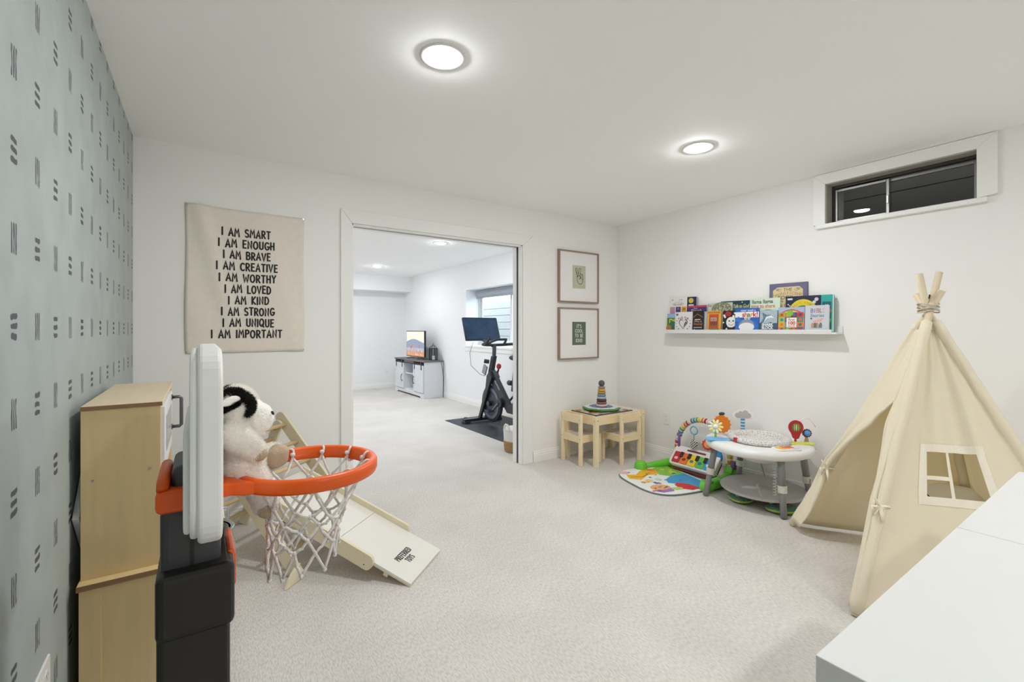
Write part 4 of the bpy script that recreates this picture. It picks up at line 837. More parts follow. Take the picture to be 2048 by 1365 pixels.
# cord lashing
mb = MB()
for k in range(4):
    mb.tube([AP+V((.042*cos(2*pi*i/20), .042*sin(2*pi*i/20), .0+.012*k-.012+.006*sin(4*pi*i/20+k))) for i in range(20)], .0035, 6, closed=True)
mb.build('cord_lashing', mat('lashing_cord', 'C9C2B4', .8), t, smooth=True)
MB().tube([AP+V((.0, .0, .02)), AP+V((.004, -.004, .075))], .003, 6).build('cord_end', mat('cord_dark', '3A3A42', .8), t)
ctr = V((3.06, .72, 0))
def face(P, Q):
    n = (P-AP).cross(Q-AP).normalized(); mid = (P+Q)/2
    if n.dot(mid-V((ctr.x, ctr.y, .3))) < 0: n = -n
    return n
RT = .075     # the cloth starts a little below the crossing
def fpt(P, Q, r, tt, amp=.012, ph=0, n=None):
    n = n or face(P, Q); a = AP+(P-AP)*r; b = AP+(Q-AP)*r
    env = sin(pi*min(1, max(0, tt)))**.7*(1 if r < .8 else max(.15, (1-r)/.2)); fold = sin(tt*19+ph)*.5+sin(tt*37+ph*2+2*r)*.28+sin(tt*8.5+3*r+ph)*.5
    sag = -.02*sin(pi*tt)*sin(pi*r)
    return a+(b-a)*tt+n*(.019*(abs(2*tt-1)**6)+amp*env*fold*min(1, 2.2*r)*(1.3-r) + sag*.6)
def lerp(a, b, x): return a+(b-a)*x
def curve(tab, r):
    for (r0, v0), (r1, v1) in zip(tab, tab[1:]):
        if r <= r1: x = (r-r0)/(r1-r0); return v0+(v1-v0)*x
    return tab[-1][1]
# back faces
MB().grid(lambda u, v: fpt(TA, TB, lerp(RT, .985, v), u, .010, 1.1), 26, 26).build('back_panel', CANVAS, t, smooth=True, solid=.002)
MB().grid(lambda u, v: fpt(TB, TD, lerp(RT, .985, v), u, .010, 2.3), 26, 26).build('back_panel', CANVAS, t, smooth=True, solid=.002)
# side with window: rows and columns fall on the window's edges
r1, r2, t1, t2 = .489, .634, .27, .64
rows = [RT+(r1-RT)*i/14 for i in range(14)]+[r1+(r2-r1)*i/8 for i in range(8)]+[r2+(.99-r2)*i/12 for i in range(13)]
cols_ = [t1*i/10 for i in range(10)]+[t1+(t2-t1)*i/12 for i in range(12)]+[t2+(1-t2)*i/12 for i in range(13)]
mb = MB(); nc = len(cols_)
mb.v = [tuple(fpt(TC, TD, r, c, .024, .6)) for r in rows for c in cols_]
for j in range(len(rows)-1):
    for i in range(nc-1):
        if 14 <= j < 22 and 10 <= i < 22: continue
        mb.f.append((j*nc+i, j*nc+i+1, (j+1)*nc+i+1, (j+1)*nc+i)); mb.m.append(0)
mb.build('side_panel', CANVAS, t, smooth=True, solid=.002)
HEM = mat('tent_hem', 'F6EEDA', .9, var=.03, vscale=30, bump=.1, bscale=500)
NW = face(TC, TD)
def strip(ra, rb, ta, tb, nu, nv, name, lift=.003): MB().grid(lambda u, v: fpt(TC, TD, lerp(ra, rb, v), lerp(ta, tb, u), .024, .6)+NW*lift, nu, nv).build(name, HEM, t, solid=.0012)
strip(r1-.022, r1+.003, t1-.05, t2+.06, 24, 2, 'window_hem'); strip(r2-.003, r2+.022, t1-.045, t2+.05, 24, 2, 'window_hem')
strip(r1, r2, t1-.05, t1+.003, 3, 10, 'window_hem'); strip(r1, r2, t2-.003, t2+.05, 3, 10, 'window_hem')
strip(r1, r2, .418, .438, 2, 12, 'window_bar', .001); strip(.567, .579, t1, .43, 8, 2, 'window_bar', .001)
# front: closed above the slit, two flaps drawn to the poles below it
TLt = [(RT-.01, .59), (.337, .59), (.411, .34), (.482, .19), (.557, .09), (.632, .035), (.685, .03), (.74, .075), (.789, .105), (.894, .135), (.97, .11)]; TRt = [(RT-.01, .594), (.337, .594), (.446, .715), (.543, .825), (.622, .88), (.67, .905), (.732, .915), (.78, .925), (.894, .945), (.99, .955)]
NF = face(TA, TC)
def flapL(u, v):
    r = lerp(RT, .97, v); e = curve(TLt, r); g = fpt(TA, TC, r, e*u, .010, .2); gather = 1-abs(r-.68)/.33 if r > .337 else 0
    return g+NF*(.022*sin(u*pi)*max(0, gather)+.012*sin(u*9)*max(0, gather))
def flapR(u, v):
    r = lerp(RT, .99, v); e = curve(TRt, r); tt = lerp(e, 1, u); g = fpt(TA, TC, r, tt, .010, .2); gather = max(0, 1-abs(r-.67)/.33)
    return g+NF*(.022*sin(u*pi)*gather+.012*sin(u*9)*gather)
MB().grid(flapL, 18, 48).build('door_flap', CANVAS, t, smooth=True, solid=.003)
MB().grid(flapR, 18, 48).build('door_flap', CANVAS, t, smooth=True, solid=.003)
# rolled edge of each flap and the pole sleeves
MB().tube([flapL(1, .293+.707*i/30)+NF*.002 for i in range(31)], [.004+.010*sin(pi*min(1, i/28)) for i in range(31)], 10).build('flap_roll', CANVAS, t, smooth=True)
MB().tube([flapR(0, .287+.713*i/30)+NF*.002 for i in range(31)], [.004+.008*sin(pi*min(1, i/28)) for i in range(31)], 10).build('flap_roll', CANVAS, t, smooth=True)
for k, cn in enumerate((TA, TC, TD, TB)):
    b_, d_ = tips[k]; pts = [b_+d_*(1-(RT-.02+(1.01-RT)*i/24)) for i in range(25)]
    MB().tube([q+V((cn.x-ctr.x, cn.y-ctr.y, 0)).normalized()*.004 for q in pts], [.0225+.0016*sin(i*2.3) for i in range(25)], 12).build('pole_sleeve', CANVAS, t, smooth=True)
def bow(c, label_r):
    mb = MB(); c = V(c)
    mb.tube([c+V((.03*cos(2*pi*i/16), .03*sin(2*pi*i/16), .006*sin(4*pi*i/16))) for i in range(16)], .005, 6, closed=True)
    side = V((-.8, -.1, 0)).normalized()
    mb.tube([c+side*.03, c+side*.05+V((0, .01, .03)), c+side*.06+V((0, .02, .055))], [.006, .006, .003], 6)
    mb.tube([c+side*.03, c+side*.055+V((0, -.01, -.02)), c+side*.06+V((0, -.015, -.06))], [.007, .008, .004], 6)
    mb.tube([c+side*.03, c+side*.06+V((0, .025, .005)), c+side*.065+V((0, .02, -.03)), c+side*.035], [.006, .008, .007, .005], 6)
    mb.ell(c+side*.032, .012, nu=8, nv=6)
    mb.build('tie_bow', HEM, t, smooth=True)
bow(AP+(TA-AP)*.685, 0); bow(AP+(TC-AP)*.672, 0)
o = thing('floor_cushion', 'white cushion with black scribbles inside the tent, seen through its window', 'cushion', (3.38, .68, 0))
def cush(a, b, k=1.0):   # plump square cushion standing on its edge
    n_ = V((-.93, -.1, .36)).normalized(); e1 = n_.cross(V((0, 0, 1))).normalized(); e2 = e1.cross(n_).normalized(); e2 = e2 if e2.z > 0 else -e2
    x, y = sin(a)*abs(cos(b))**.45*math.copysign(1, cos(b)), sin(a)*abs(sin(b))**.45*math.copysign(1, sin(b))
    return V((3.40, .68, .208))+e1*(.20*x)+e2*(.205*y)+n_*(.075*cos(a)*k)
MB().grid(lambda u, v: cush(pi*v, 2*pi*u), 36, 18).build('cushion_cover', mat('cushion_white', 'E6E2D6', .9), o, smooth=True)
q = random.Random(77); mb = MB()
for k in range(30):
    a0, b0, g = .25+.9*q.random(), 6.28*q.random(), q.random()*6.28
    mb.tube([cush(a0+.07*i*cos(g), b0+.10*i*sin(g), 1.02) for i in range(6)], .0028, 5)
mb.build('scribble_print', INK, o)

# ------------------------------------------------------------------ two white cabinets in the corner of the view
for i, (x0, lbl) in enumerate(((.757, 'white low cabinet at the near corner of the picture'), (1.535, 'second white low cabinet, set end to end toward the tent'))):
    x1 = x0+.775; t = thing('storage_cabinet', lbl, 'cabinet', ((x0+x1)/2, .1, 0), group='white low cabinets')
    MB().box(x0, x1, -.086, .304, .74, .78).build('top_board', WHITE, t, bevel=.0015)
    for xa in (x0, x1-.038): MB().box(xa, xa+.038, -.086, .304, 0, .7395).build('side_board', WHITE, t, bevel=.0015)
    MB().box(x0+.0385, x1-.0385, -.086, .304, .001, .039).build('bottom_board', WHITE, t, bevel=.0015)
    MB().box(x0+.0385, x1-.0385, -.086, .300, .381, .397).build('shelf_board', WHITE, t)
    xm = (x0+x1)/2; MB().box(xm-.008, xm+.008, -.08, .299, .0395, .7395).build('divider', WHITE, t)
    for a, b in ((x0+.042, xm-.01), (xm+.01, x1-.042)):
        for c, e in ((.043, .378), (.4, .736)): MB().box(a, b, .286, .3025, c, e).build('door_panel', WHITE, t, bevel=.001)
    MB().box(x0+.0385, x1-.0385, -.086, -.0805, .039, .74).build('back_board', WHITE, t)

# ------------------------------------------------------------------ wooden play kitchen
KX0, KX1, KF, KY0, KY1 = -.300, -.106, .082, 1.885, 2.585
ZC, ZK = .497, 1.03
t = thing('play_kitchen', 'plywood toy kitchen against the wallpapered wall', 'toy kitchen', (-.1, 2.23, 0))
MB().box(KX0-.004, KF, KY0-.035, KY1+.03, ZC-.018, ZC).build('worktop', PLY, t, bevel=.0015)
MB().box(KX0-.0045, KF+.0005, KY0-.036, KY0-.0345, ZC-.017, ZC-.001).build('worktop_edge', PLYEDGE, t)
MB().box(KX0+.01, KF-.012, KY0-.02, KY0-.005, 0, ZC-.018).build('side_panel', PLY, t, bevel=.001)
MB().box(KX0+.0, KX0+.052, KY0-.026, KY0-.021, 0, ZC-.018).build('side_stile', PLY, t, bevel=.001)
MB().box(KX0+.01, KF-.012, KY1+.005, KY1+.02, 0, ZC-.018).build('side_panel', PLY, t, bevel=.001)
MB().box(KX0+.01, KX0+.016, KY0, KY1, .02, ZC-.02).build('back_panel', PLY, t)
MB().box(KX0+.016, KF-.02, KY0-.004, KY1+.004, .05, .065).build('base_board', PLY, t)
ym = (KY0+KY1)/2
for a, b, hy in ((KY0-.018, ym-.002, 2.07), (ym+.002, KY1+.018, 2.50)):
    dr = MB().box(KF-.012, KF+.004, a, b, .06, ZC-.022).build('door', WHITE, t, bevel=.002)
    MB().tube([(KF+.003, hy, .44), (KF+.026, hy, .44), (KF+.026, hy, .36), (KF+.003, hy, .36)], .006, 8).build('handle', CHROME, dr, smooth=False)
# hutch
MB().box(KX0, KX1+.004, KY0-.004, KY1+.004, ZK-.014, ZK).build('hutch_top', PLYTOP, t, bevel=.0012)
MB().box(KX0-.0004, KX1+.0044, KY0-.0048, KY0-.0035, ZK-.0135, ZK-.0008).build('hutch_top_edge', PLYEDGE, t)
MB().box(KX0, KX1, KY0, KY0+.014, ZC, ZK-.014).build('hutch_side', PLY, t, bevel=.001)
MB().box(KX0, KX1, KY1-.014, KY1, ZC, ZK-.014).build('hutch_side', PLY, t, bevel=.001)
MB().box(KX0, KX0+.006, KY0+.014, KY1-.014, ZC, ZK-.014).build('hutch_back', WHITE, t)
MB().box(KX0+.006, KX1-.004, KY0+.014, KY1-.014, .83, .842).build('hutch_shelf', WHITE, t)
dr = MB().box(KX1-.003, KX1+.011, KY0+.004, 2.36, .80, ZK-.018).build('door', WHITE, t, bevel=.002)
MB().box(KX1+.0105, KX1+.0125, KY0+.07, 2.27, .85, .97).build('door_window', mat('door_glass', 'A9ABAC', .25), dr)
MB().tube([(KX1+.011, 2.315, .99), (KX1+.037, 2.315, .99), (KX1+.043, 2.315, .984), (KX1+.043, 2.315, .876), (KX1+.037, 2.315, .87), (KX1+.011, 2.315, .87)], .0065, 8).build('handle', GUN, dr, smooth=True)
for z in (.87, .99): MB().cyl((KX1+.0105, 2.315, z), (KX1+.014, 2.315, z), .012, n=12).build('handle_rose', GUN, dr)
for x, z in ((KX0+.028, .80), (KX1-.028, .815)): MB().cyl((x, KY0-.0015, z), (x, KY0+.001, z), .0035, n=8).build('screw', CHROME, t)
# tap
fx, fy = -.14, 2.08
MB().tube([(fx, fy, ZC), (fx, fy, .70), (fx+.006, fy, .735), (fx+.026, fy, .755), (fx+.052, fy, .752), (fx+.068, fy, .728), (fx+.07, fy, .69)], [.012]*6+[.013], 12).build('tap', GUN, t, smooth=True)
MB().lathe([(0, 0), (.11, 0), (.115, .004), (.105, .004), (.1, 0)], (-.0, 2.1, ZC), 28).build('sink_rim', CHROME, t, smooth=True)
# white frame jammed behind it
o = thing('leaning_frame', 'white empty frame wedged between the toy kitchen and the wall', 'frame', (-.312, 2.0, .5))
rm = M.Rotation(R(42), 3, 'X')
for dy, dz, ly, lz in ((0, .105, .30, .025), (0, -.105, .30, .025), (.1375, 0, .025, .185), (-.1375, 0, .025, .185)):
    MB().obox(V((-.313, 2.085, .70))+rm @ V((0, dy, dz)), (.017, ly, lz), rm).build('frame_bar', WPLAS, o, bevel=.002)
MB().obox(V((-.315, 2.085, .70)), (.004, .25, .185), rm).build('backing', mat('frame_back', 'C9CDD2', .6), o)

# ------------------------------------------------------------------ toy basketball hoop
HY = 1.23
t = thing('toy_basketball_hoop', 'toy basketball hoop with white board, orange rim and black post', 'basketball hoop', (-.01, HY, 0))
fr = ((0, HY, 1.04), (0, 1, 0), (0, 0, 1), (1, 0, 0))
def board(w, hb, r): return rrect(-w, w, -hb, hb, r, 8)
bx0 = -.012
bdy = MB().prism(board(.232, .190, .085), ((bx0+.008, HY, 1.04), (0, 1, 0), (0, 0, 1), (1, 0, 0)), .040).build('backboard', GPLAS, t, bevel=.008, seg=3)
MB().prism(board(.222, .180, .08), ((bx0-.004, HY, 1.04), (0, 1, 0), (0, 0, 1), (1, 0, 0)), .014).build('board_lip', GPLAS, t, bevel=.005)
MB().prism(rrect(-.20, .20, -.10, .10, .04, 6), ((bx0-.014, HY, .975), (0, 1, 0), (0, 0, 1), (1, 0, 0)), .012).build('board_mount', GPLAS, t, bevel=.005)
# rim
rc = V((.227, HY, 0)); ro = .163
prof = [(ro-.016, .903), (ro-.003, .905), (ro, .912), (ro, .930), (ro-.004, .936), (ro-.014, .937), (ro-.022, .933), (ro-.022, .922), (ro-.027, .919), (ro-.027, .906)]
rim = MB().lathe(prof, (rc.x, rc.y, 0), 72, close=True).build('rim', ORANGE, t, smooth=True, bevel=0)
MB().prism([(.030, -.085), (.055, -.08), (.080, -.095), (.10, -.10), (.085, -.082), (.068, -.05), (.062, 0), (.068, .05), (.085, .082), (.10, .10), (.080, .095), (.055, .08), (.030, .085)], ((0, HY, .906), (1, 0, 0), (0, 1, 0), (0, 0, 1)), .030).build('rim_bracket', ORANGE, t, bevel=.005, seg=3)
# net: staggered rows of knotted cord
net = MB(); NN = 11; ZN = [.915, .858, .824, .795, .768, .741, .702]; RN = [.131, .108, .094, .085, .081, .079, .083]
q = random.Random(5); nodes = []
for k in range(7):
    row = []
    for i in range(NN):
        a = 2*pi*(i+.5*(k % 2))/NN+.06*q.uniform(-1, 1)*(k > 0); r = RN[k]*(1+.06*q.uniform(-1, 1)*(k > 0)); sx_ = -.016*k/6
        row.append(V((rc.x+sx_+r*cos(a), rc.y+r*sin(a), ZN[k]+(.010*q.uniform(-1, 1) if k else 0)-(.012*abs(sin(a*1.5)) if k == 6 else 0)+.012*cos(a)*(k/6))))
    nodes.append(row)
def strand(a, b, sag=.004):
    m_ = (a+b)/2+V((q.uniform(-1, 1)*.004, q.uniform(-1, 1)*.004, -sag)); net.tube([a, a*.25+m_*.5+b*.25+(a-b)*.12, m_, a*.25+m_*.5+b*.25-(a-b)*.12, b], .0034, 7)
for k in range(6):
    for i in range(NN):
        a = nodes[k][i]
        for j in ((i, (i-1) % NN) if k % 2 == 0 else (i, (i+1) % NN)): strand(a, nodes[k+1][j])
for k in range(1, 7):
    for a in nodes[k]: net.ell(a, (.0055, .0055, .006), nu=7, nv=5)
net.build('net', CORD, t, smooth=True)
for i in range(NN):
    a = 2*pi*i/NN; er = V((cos(a), sin(a), 0)); c = rc+er*(ro-.020)+V((0, 0, .918))
    MB().tube([c+er*.011*cos(b)+V((0, 0, .019*sin(b)))+V((-er.y, er.x, 0))*.004*sin(2*b) for b in [2*pi*k/12 for k in range(12)]], .0032, 6, closed=True).build('net_loop', CORD, t, smooth=True)
    MB().ell(c-er*.012+V((0, 0, .006)), (.007, .007, .006), nu=7, nv=5).build('net_knot', CORD, t, smooth=True)
# post and clamp
MB().box(-.066, .037, 1.135, 1.325, .70, .905).build('upper_post', DGREY, t, bevel=.014, seg=3)
MB().box(-.016, -.010, 1.132, 1.137, .70, .90).build('post_seam', BLACK, t)
MB().box(-.073, .012, 1.125, 1.335, .898, .945).build('clamp', ORANGE, t, bevel=.012, seg=3)
MB().tube([(-.062, 1.135, .946), (-.061, 1.15, .956), (-.060, 1.23, .960), (-.061, 1.31, .956), (-.062, 1.325, .946)], [.010, .0115, .012, .0115, .010], 10).build('clamp_roll', ORANGE, t, smooth=True)
MB().box(-.048, -.008, 1.15, 1.31, .93, .985).build('height_knob', DGREY, t, bevel=.014, seg=3)
MB().box(-.070, .052, 1.105, 1.35, .10, .772).build('post_sleeve', BLACK, t, bevel=.012, seg=3)
MB().box(-.072, .060, 1.10, 1.355, .655, .785).build('sleeve_collar', BLACK, t, bevel=.014, seg=3)
MB().box(.048, .062, 1.16, 1.30, .742, .788).build('height_latch', ORANGE, t, bevel=.006, seg=2)
MB().box(.056, .066, 1.175, 1.285, .70, .772).build('latch_lever', ORANGE, t, bevel=.005, seg=2)
MB().cyl((.03, 1.23, .79), (.03, 1.23, .815), .018, n=14).build('latch_knob', BLACK, t, bevel=.003)
for i in range(4): MB().box(.0515, .0535, 1.18, 1.28, .55-.11*i, .60-.11*i).build('sleeve_slot', DGREY, t)
MB().prism(rrect(-.22, .12, -.33, .33, .08), ((-.02, HY, 0), (1, 0, 0), (0, 1, 0), (0, 0, 1)), .115).build('base', BLACK, t, bevel=.03, seg=3)

# ------------------------------------------------------------------ plush animal sitting in the hoop
t = thing('plush_calf', 'white plush calf with black eye patches sitting in the hoop', 'soft toy', (.10, 1.23, .90))
def skin(mb, name, m, vox=.006, it=6, strength=.004):
    o = mb.build(name, m, t, smooth=True)
    r = o.modifiers.new('r', 'REMESH'); r.mode = 'VOXEL'; r.voxel_size = vox; r.use_smooth_shade = True
    s_ = o.modifiers.new('sm', 'SMOOTH'); s_.factor = .6; s_.iterations = it
    if strength:
        tx = bpy.data.textures.get('fluff') or bpy.data.textures.new('fluff', 'CLOUDS'); tx.noise_scale = .012; tx.noise_depth = 3
        d_ = o.modifiers.new('d', 'DISPLACE'); d_.texture = tx; d_.strength = strength; d_.texture_coords = 'LOCAL'
    return o
ry = lambda a: M.Rotation(R(a), 3, 'Y')
mb = MB()
mb.ell((.086, 1.235, .945), (.046, .056, .062), ry(6)); mb.ell((.080, 1.235, .998), (.040, .052, .045)); mb.ell((.076, 1.235, 1.035), (.034, .040, .03))   # body, chest, neck
HC, HR = V((.075, 1.235, 1.082)), (.043, .049, .050)
mb.ell(HC, HR); mb.ell((.072, 1.235, 1.112), (.031, .034, .024))     # head, poll
for k in range(6): f = k/5; mb.ell((.090+.021*f, 1.235, 1.066-.011*f), (.038, .041-.001*f, .040), nu=14, nv=10)      # muzzle
for k in range(7):
    for s_ in (-1, 1): f = k/6; mb.ell((.062+.044*f, 1.235+s_*(.047+.010*sin(pi*f)), 1.030-.042*f**1.2), (.029-.007*f, .024-.004*f, .031-.008*f), nu=12, nv=8)
for k in range(8): f = k/7; mb.ell((.100+.026*f, 1.205-.004*f, .925-.030*f-.035*f*f), (.033-.006*f, .030-.005*f, .034-.004*f), nu=12, nv=8)
for k in range(8): f = k/7; mb.ell((.098+.048*f, 1.255, .935+.020*f), (.032-.003*f, .029-.001*f, .032), nu=12, nv=8)
body = skin(mb, 'body', PLUSH, .006, 4, .006)
FX = M((V((.82, .25, -.2)).normalized(), V((-.25, .9, .1)).normalized(), V((.15, -.05, .98)).normalized())).transposed()
skin(MB().ell((.157, 1.240, .958), (.024, .030, .028), FX).ell((.148, 1.226, .955), (.024, .018, .025)).ell((.166, 1.236, .966), (.016, .022, .018)), 'sole', PLUSHT, .0045, 3, .002)
skin(MB().ell((.128, 1.196, .850), (.023, .022, .024)), 'sole', PLUSHT, .0045, 3, .002)
for s_ in (-1, 1): skin(MB().ell((.112, 1.235+s_*.050, .981), (.018, .019, .017)), 'hoof', PLUSHT, .004, 3, .002)
def onhead(x, z, s_, lift=0):
    q_ = max(.12, 1-((x-HC.x)/HR[0])**2-((z-HC.z)/HR[2])**2); return V((x, HC.y+s_*(HR[1]*sqrt(q_)+lift), z))
for s_ in (-1, 1):
    mb = MB(); path = [(.040, 1.118), (.055, 1.124), (.070, 1.122), (.084, 1.112), (.094, 1.100), (.098, 1.090), (.094, 1.080), (.088, 1.072)]; wd = (.008, .010, .012, .013, .012, .010, .008, .005)
    for (x, z), r_ in zip(path, wd): mb.ell(onhead(x, z, s_, .001), (r_, .008, r_), nu=8, nv=6)
    for (x, z), (x2, z2), r_ in zip(path, path[1:], wd): mb.ell(onhead((x+x2)/2, (z+z2)/2, s_, .001), (r_, .008, r_), nu=8, nv=6)
    skin(mb, 'fur_patch', PLUSHB, .0042, 2, .004)
    mb = MB()
    for k in range(8): f = k/7; mb.ell(onhead(.040+.030*f, 1.084+.017*f, s_, .002), (.006, .006, .0045), nu=8, nv=6)
    skin(mb, 'fur_patch', PLUSHB, .0035, 2, .003)
    e = MB()
    for k in range(6): f = k/5; e.ell(onhead(.068-.026*f, 1.110-.010*f, s_, .006+.008*f), (.009, .006, .004+.008*sin(pi*(.15+.75*f))), nu=10, nv=6)
    skin(e, 'ear', PLUSH, .0035, 2, .001)
    MB().ell((.142, 1.235+s_*.026, 1.068), (.003, .003, .0055), ry(-25), 8, 6).build('nostril', INK, t, smooth=True)
MB().ell((.112, 1.193, 1.008), (.008, .005, .005), ry(35), nu=8, nv=6).build('dark_mark', INK, t, smooth=True)
# short fur
def fur(o, m, n, ln, rad, seed, bare=None):
    dg = bpy.context.evaluated_depsgraph_get(); ev = o.evaluated_get(dg); me = ev.to_mesh(); me.calc_loop_triangles(); rnd = random.Random(seed)
    tr = [(tuple(v_ for v_ in tt.vertices), tt.area) for tt in me.loop_triangles]; tot = sum(a for _, a in tr); mb = MB(); acc = 0; need = 0
    for vi, a in tr:
        need += a/tot*n
        while need >= 1:
            need -= 1; r1_, r2_ = rnd.random(), rnd.random()
            if r1_+r2_ > 1: r1_, r2_ = 1-r1_, 1-r2_
            A_, B_, C_ = (me.vertices[i] for i in vi)
            if bare and bare(A_.co): continue
            P_ = A_.co*(1-r1_-r2_)+B_.co*r1_+C_.co*r2_; nn = (A_.normal+B_.normal+C_.normal).normalized()
            dv = (nn+V((rnd.uniform(-1, 1), rnd.uniform(-1, 1), rnd.uniform(-1.3, .6)))*.55).normalized(); sd = dv.orthogonal().normalized(); sd = Quaternion(dv, rnd.random()*6.28) @ sd
            L_ = ln*rnd.uniform(.6, 1.2); mb.add([P_-sd*rad-nn*.001, P_+sd*rad-nn*.001, P_+dv*L_], [(0, 1, 2)])
    ev.to_mesh_clear(); og = ORG[t.name]; mb.v = [tuple(V(x)+og) for x in mb.v]
    f = mb.build('fur', m, t); f['kind'] = 'stuff'; return f
bpy.context.view_layer.update()
og_ = ORG[t.name]; fur(body, PLUSH, 44000, .0065, .0006, 1, lambda c: c.x+og_.x > .106 and 1.02 < c.z+og_.z < 1.10 and abs(c.y+og_.y-1.235) < .05)
for ch in [c for c in t.children if c.name.startswith('fur_patch')]: fur(ch, PLUSHB, 4500, .006, .0006, 2)

# ------------------------------------------------------------------ climbing triangle with ramp
ax = V((.755, .655, 0)).normalized(); dn = V((-ax.y, ax.x, 0)); F0 = V((.41, 2.51, 0)); LW = .55
t = thing('climbing_triangle', 'pale birch climbing triangle with round rungs behind the hoop', 'climbing frame', (.3, 2.95, 0))
apx = F0+dn*.60+V((0, 0, .69))
def plank(a, b, w, th, side, name, par, m=BIRCH, r=None):
    """flat board from a to b, width w in the plane of the frame, thickness th along the rung axis"""
    a, b = V(a), V(b); u = (b-a).normalized(); vv = side.cross(u).normalized(); L_ = (b-a).length; r = r or w/2
    pl = [(0, -w/2), (L_, -w/2)]+[(L_+w/2*cos(k)*.9, w/2*sin(k)) for k in [R(-70+20*i) for i in range(8)]]+[(L_, w/2), (0, w/2)]
    return MB().prism(pl, (a, u, vv, side), th).build(name, m, par, bevel=.002)
for s_ in (0, 1):
    o0 = ax*(LW*s_)
    plank(F0+o0+V((0, 0, .008)), apx+o0, .075, .018, ax, 'side_board', t)
# stabilising fin at the near foot
MB().prism([(0, 0), (.0, .085), (-.04, .07), (-.075, .04), (-.1, 0)], (F0+dn*.0+V((0, 0, .002)), ax, (0, 0, 1), -dn), .014).build('foot_fin', BIRCH, t, bevel=.002)
for k in range(6):
    f = .16+.155*k; c = F0+(apx-F0)*f
    MB().tube([c+ax*.012, c+ax*(LW+.004)], .0125, 10).build('rung', DOWEL, t, smooth=True)
bf = [V((-.20, 3.06, 0)), V((.225, 3.425, 0))]; top2 = [apx+ax*.03-V((0, 0, .045)), apx+ax*(LW-.025)-V((0, 0, .045))]
for a, b in zip(bf, top2): plank(a+V((0, 0, .005)), b, .065, .016, (bf[1]-bf[0]).normalized(), 'support_board', t)
for k in range(5):
    f = .14+.18*k; MB().tube([bf[0]+(top2[0]-bf[0])*f, bf[1]+(top2[1]-bf[1])*f], .0125, 10).build('rung', DOWEL, t, smooth=True)
pb = apx+ax*(LW-.03)-V((0, 0, .06)); MB().cyl(pb-ax*.025, pb-ax*.005, .014, n=14).build('pivot_bolt', mat('brass_bolt', 'D9B030', .3, metal=.6), t)
# ramp: foot edge on the carpet, hooked on a rung
t = thing('climbing_ramp', 'white ramp board with birch side rails sloping to the carpet', 'ramp', (.99, 2.246, 0))
E1, E2 = V((1.125, 2.365, .004)), V((.851, 2.127, .004)); wv_ = (E1-E2); rw = wv_.length; wu = wv_.normalized(); hd = V((-wu.y, wu.x, 0)); up = (hd+V((0, 0, .40))).normalized(); nn = wu.cross(up).normalized(); nn = nn if nn.z > 0 else -nn
k_ = sqrt(1+.16); RL = .93*k_
RAMPW = mat('ramp_white', 'E6E3DA', .4, var=.01)
for a, b in ((0, .42*k_-.001), (.42*k_+.001, RL)):
    MB().prism(rect(0, rw, a, b), (E2, wu, up, nn), .0125).build('ramp_board', RAMPW, t, bevel=.0012)
MB().prism(rect(.0, rw, -.0015, RL), (E2-nn*.0055, wu, up, nn), .005).build('ramp_backing', BIRCH, t)
for x, sgn in ((-.018, 1), (rw, 1)):
    a0, a1 = .20*k_, RL
    pl = [(a0+.03*(1-cos(R(q))), .0+.035*sin(R(q))) for q in range(0, 91, 15)]+[(a1, .035), (a1, -.045)]+[(a0+.03*(1-cos(R(q))), -.045*sin(R(q))) for q in range(90, -1, -15)][:-1]
    rl = MB().prism(pl, (E2+wu*x+nn*.008, up, nn, wu), .018).build('side_rail', BIRCH, t, bevel=.002)
    for a in (.24*k_, .40*k_):
        c = E2+wu*(x-.0005 if x < 0 else x+.0185)+up*a+nn*-.012; MB().cyl(c, c-wu*.0012, .0035, n=8).build('screw', DARKSLOT, rl)
for a in (.13, .55): MB().prism(rect(.01, rw-.01, a, a+.025), (E2-nn*.03, wu, up, nn), .024).build('cross_cleat', BIRCH, t)
pr = Print((E2+nn*.0125, wu, up, nn))
# print reads across the ramp, seen from its foot side
def turn(polys, cx_, cy_, a): return [[(cx_+x*cos(a)-y*sin(a), cy_+x*sin(a)+y*cos(a)) for x, y in g] for g in polys]
pr(turn(marker('PREFERRED', .030, .0058, .135), .165, .125, 0), '2A2A2A'); pr(turn(marker('TOYS', .030, .0058, .06), .165, .082, 0), '2A2A2A')
pr.build('ramp_lettering', t)

# ------------------------------------------------------------------ media cabinet, television and lantern in the room beyond
x0, x1, y0, y1 = 3.37, 3.755, 7.76, 9.2; zt = .665
FW = mat('farmhouse_white', 'DDE0E4', .5, var=.02); GREYTOP = mat('grey_oak', '6F6B68', .55, var=.2, vscale=6, stretch=(8, 1, 8)); IRON = mat('black_iron', '2B2C30', .5)
t = thing('media_cabinet', 'white barn-door media cabinet with weathered grey top', 'media cabinet', ((x0+x1)/2, (y0+y1)/2, 0))
MB().box(x0-.02, x1, y0-.03, y1+.03, zt, zt+.025).build('cabinet_top', GREYTOP, t, bevel=.003)
MB().box(x0+.01, x1-.001, y0, y0+.02, .08, zt).build('side_panel', FW, t); MB().box(x0+.01, x1-.001, y1-.02, y1, .08, zt).build('side_panel', FW, t)
MB().box(x1-.02, x1-.004, y0+.02, y1-.02, .08, zt).build('back_panel', FW, t)
MB().box(x0+.01, x1-.02, y0+.02, y1-.02, .08, .10).build('bottom_panel', FW, t)
for y in (8.23, 8.73): MB().box(x0+.01, x1-.02, y-.01, y+.01, .10, zt).build('divider', FW, t)
MB().box(x0+.02, x1-.02, 8.24, 8.72, .40, .418).build('shelf_board', FW, t)
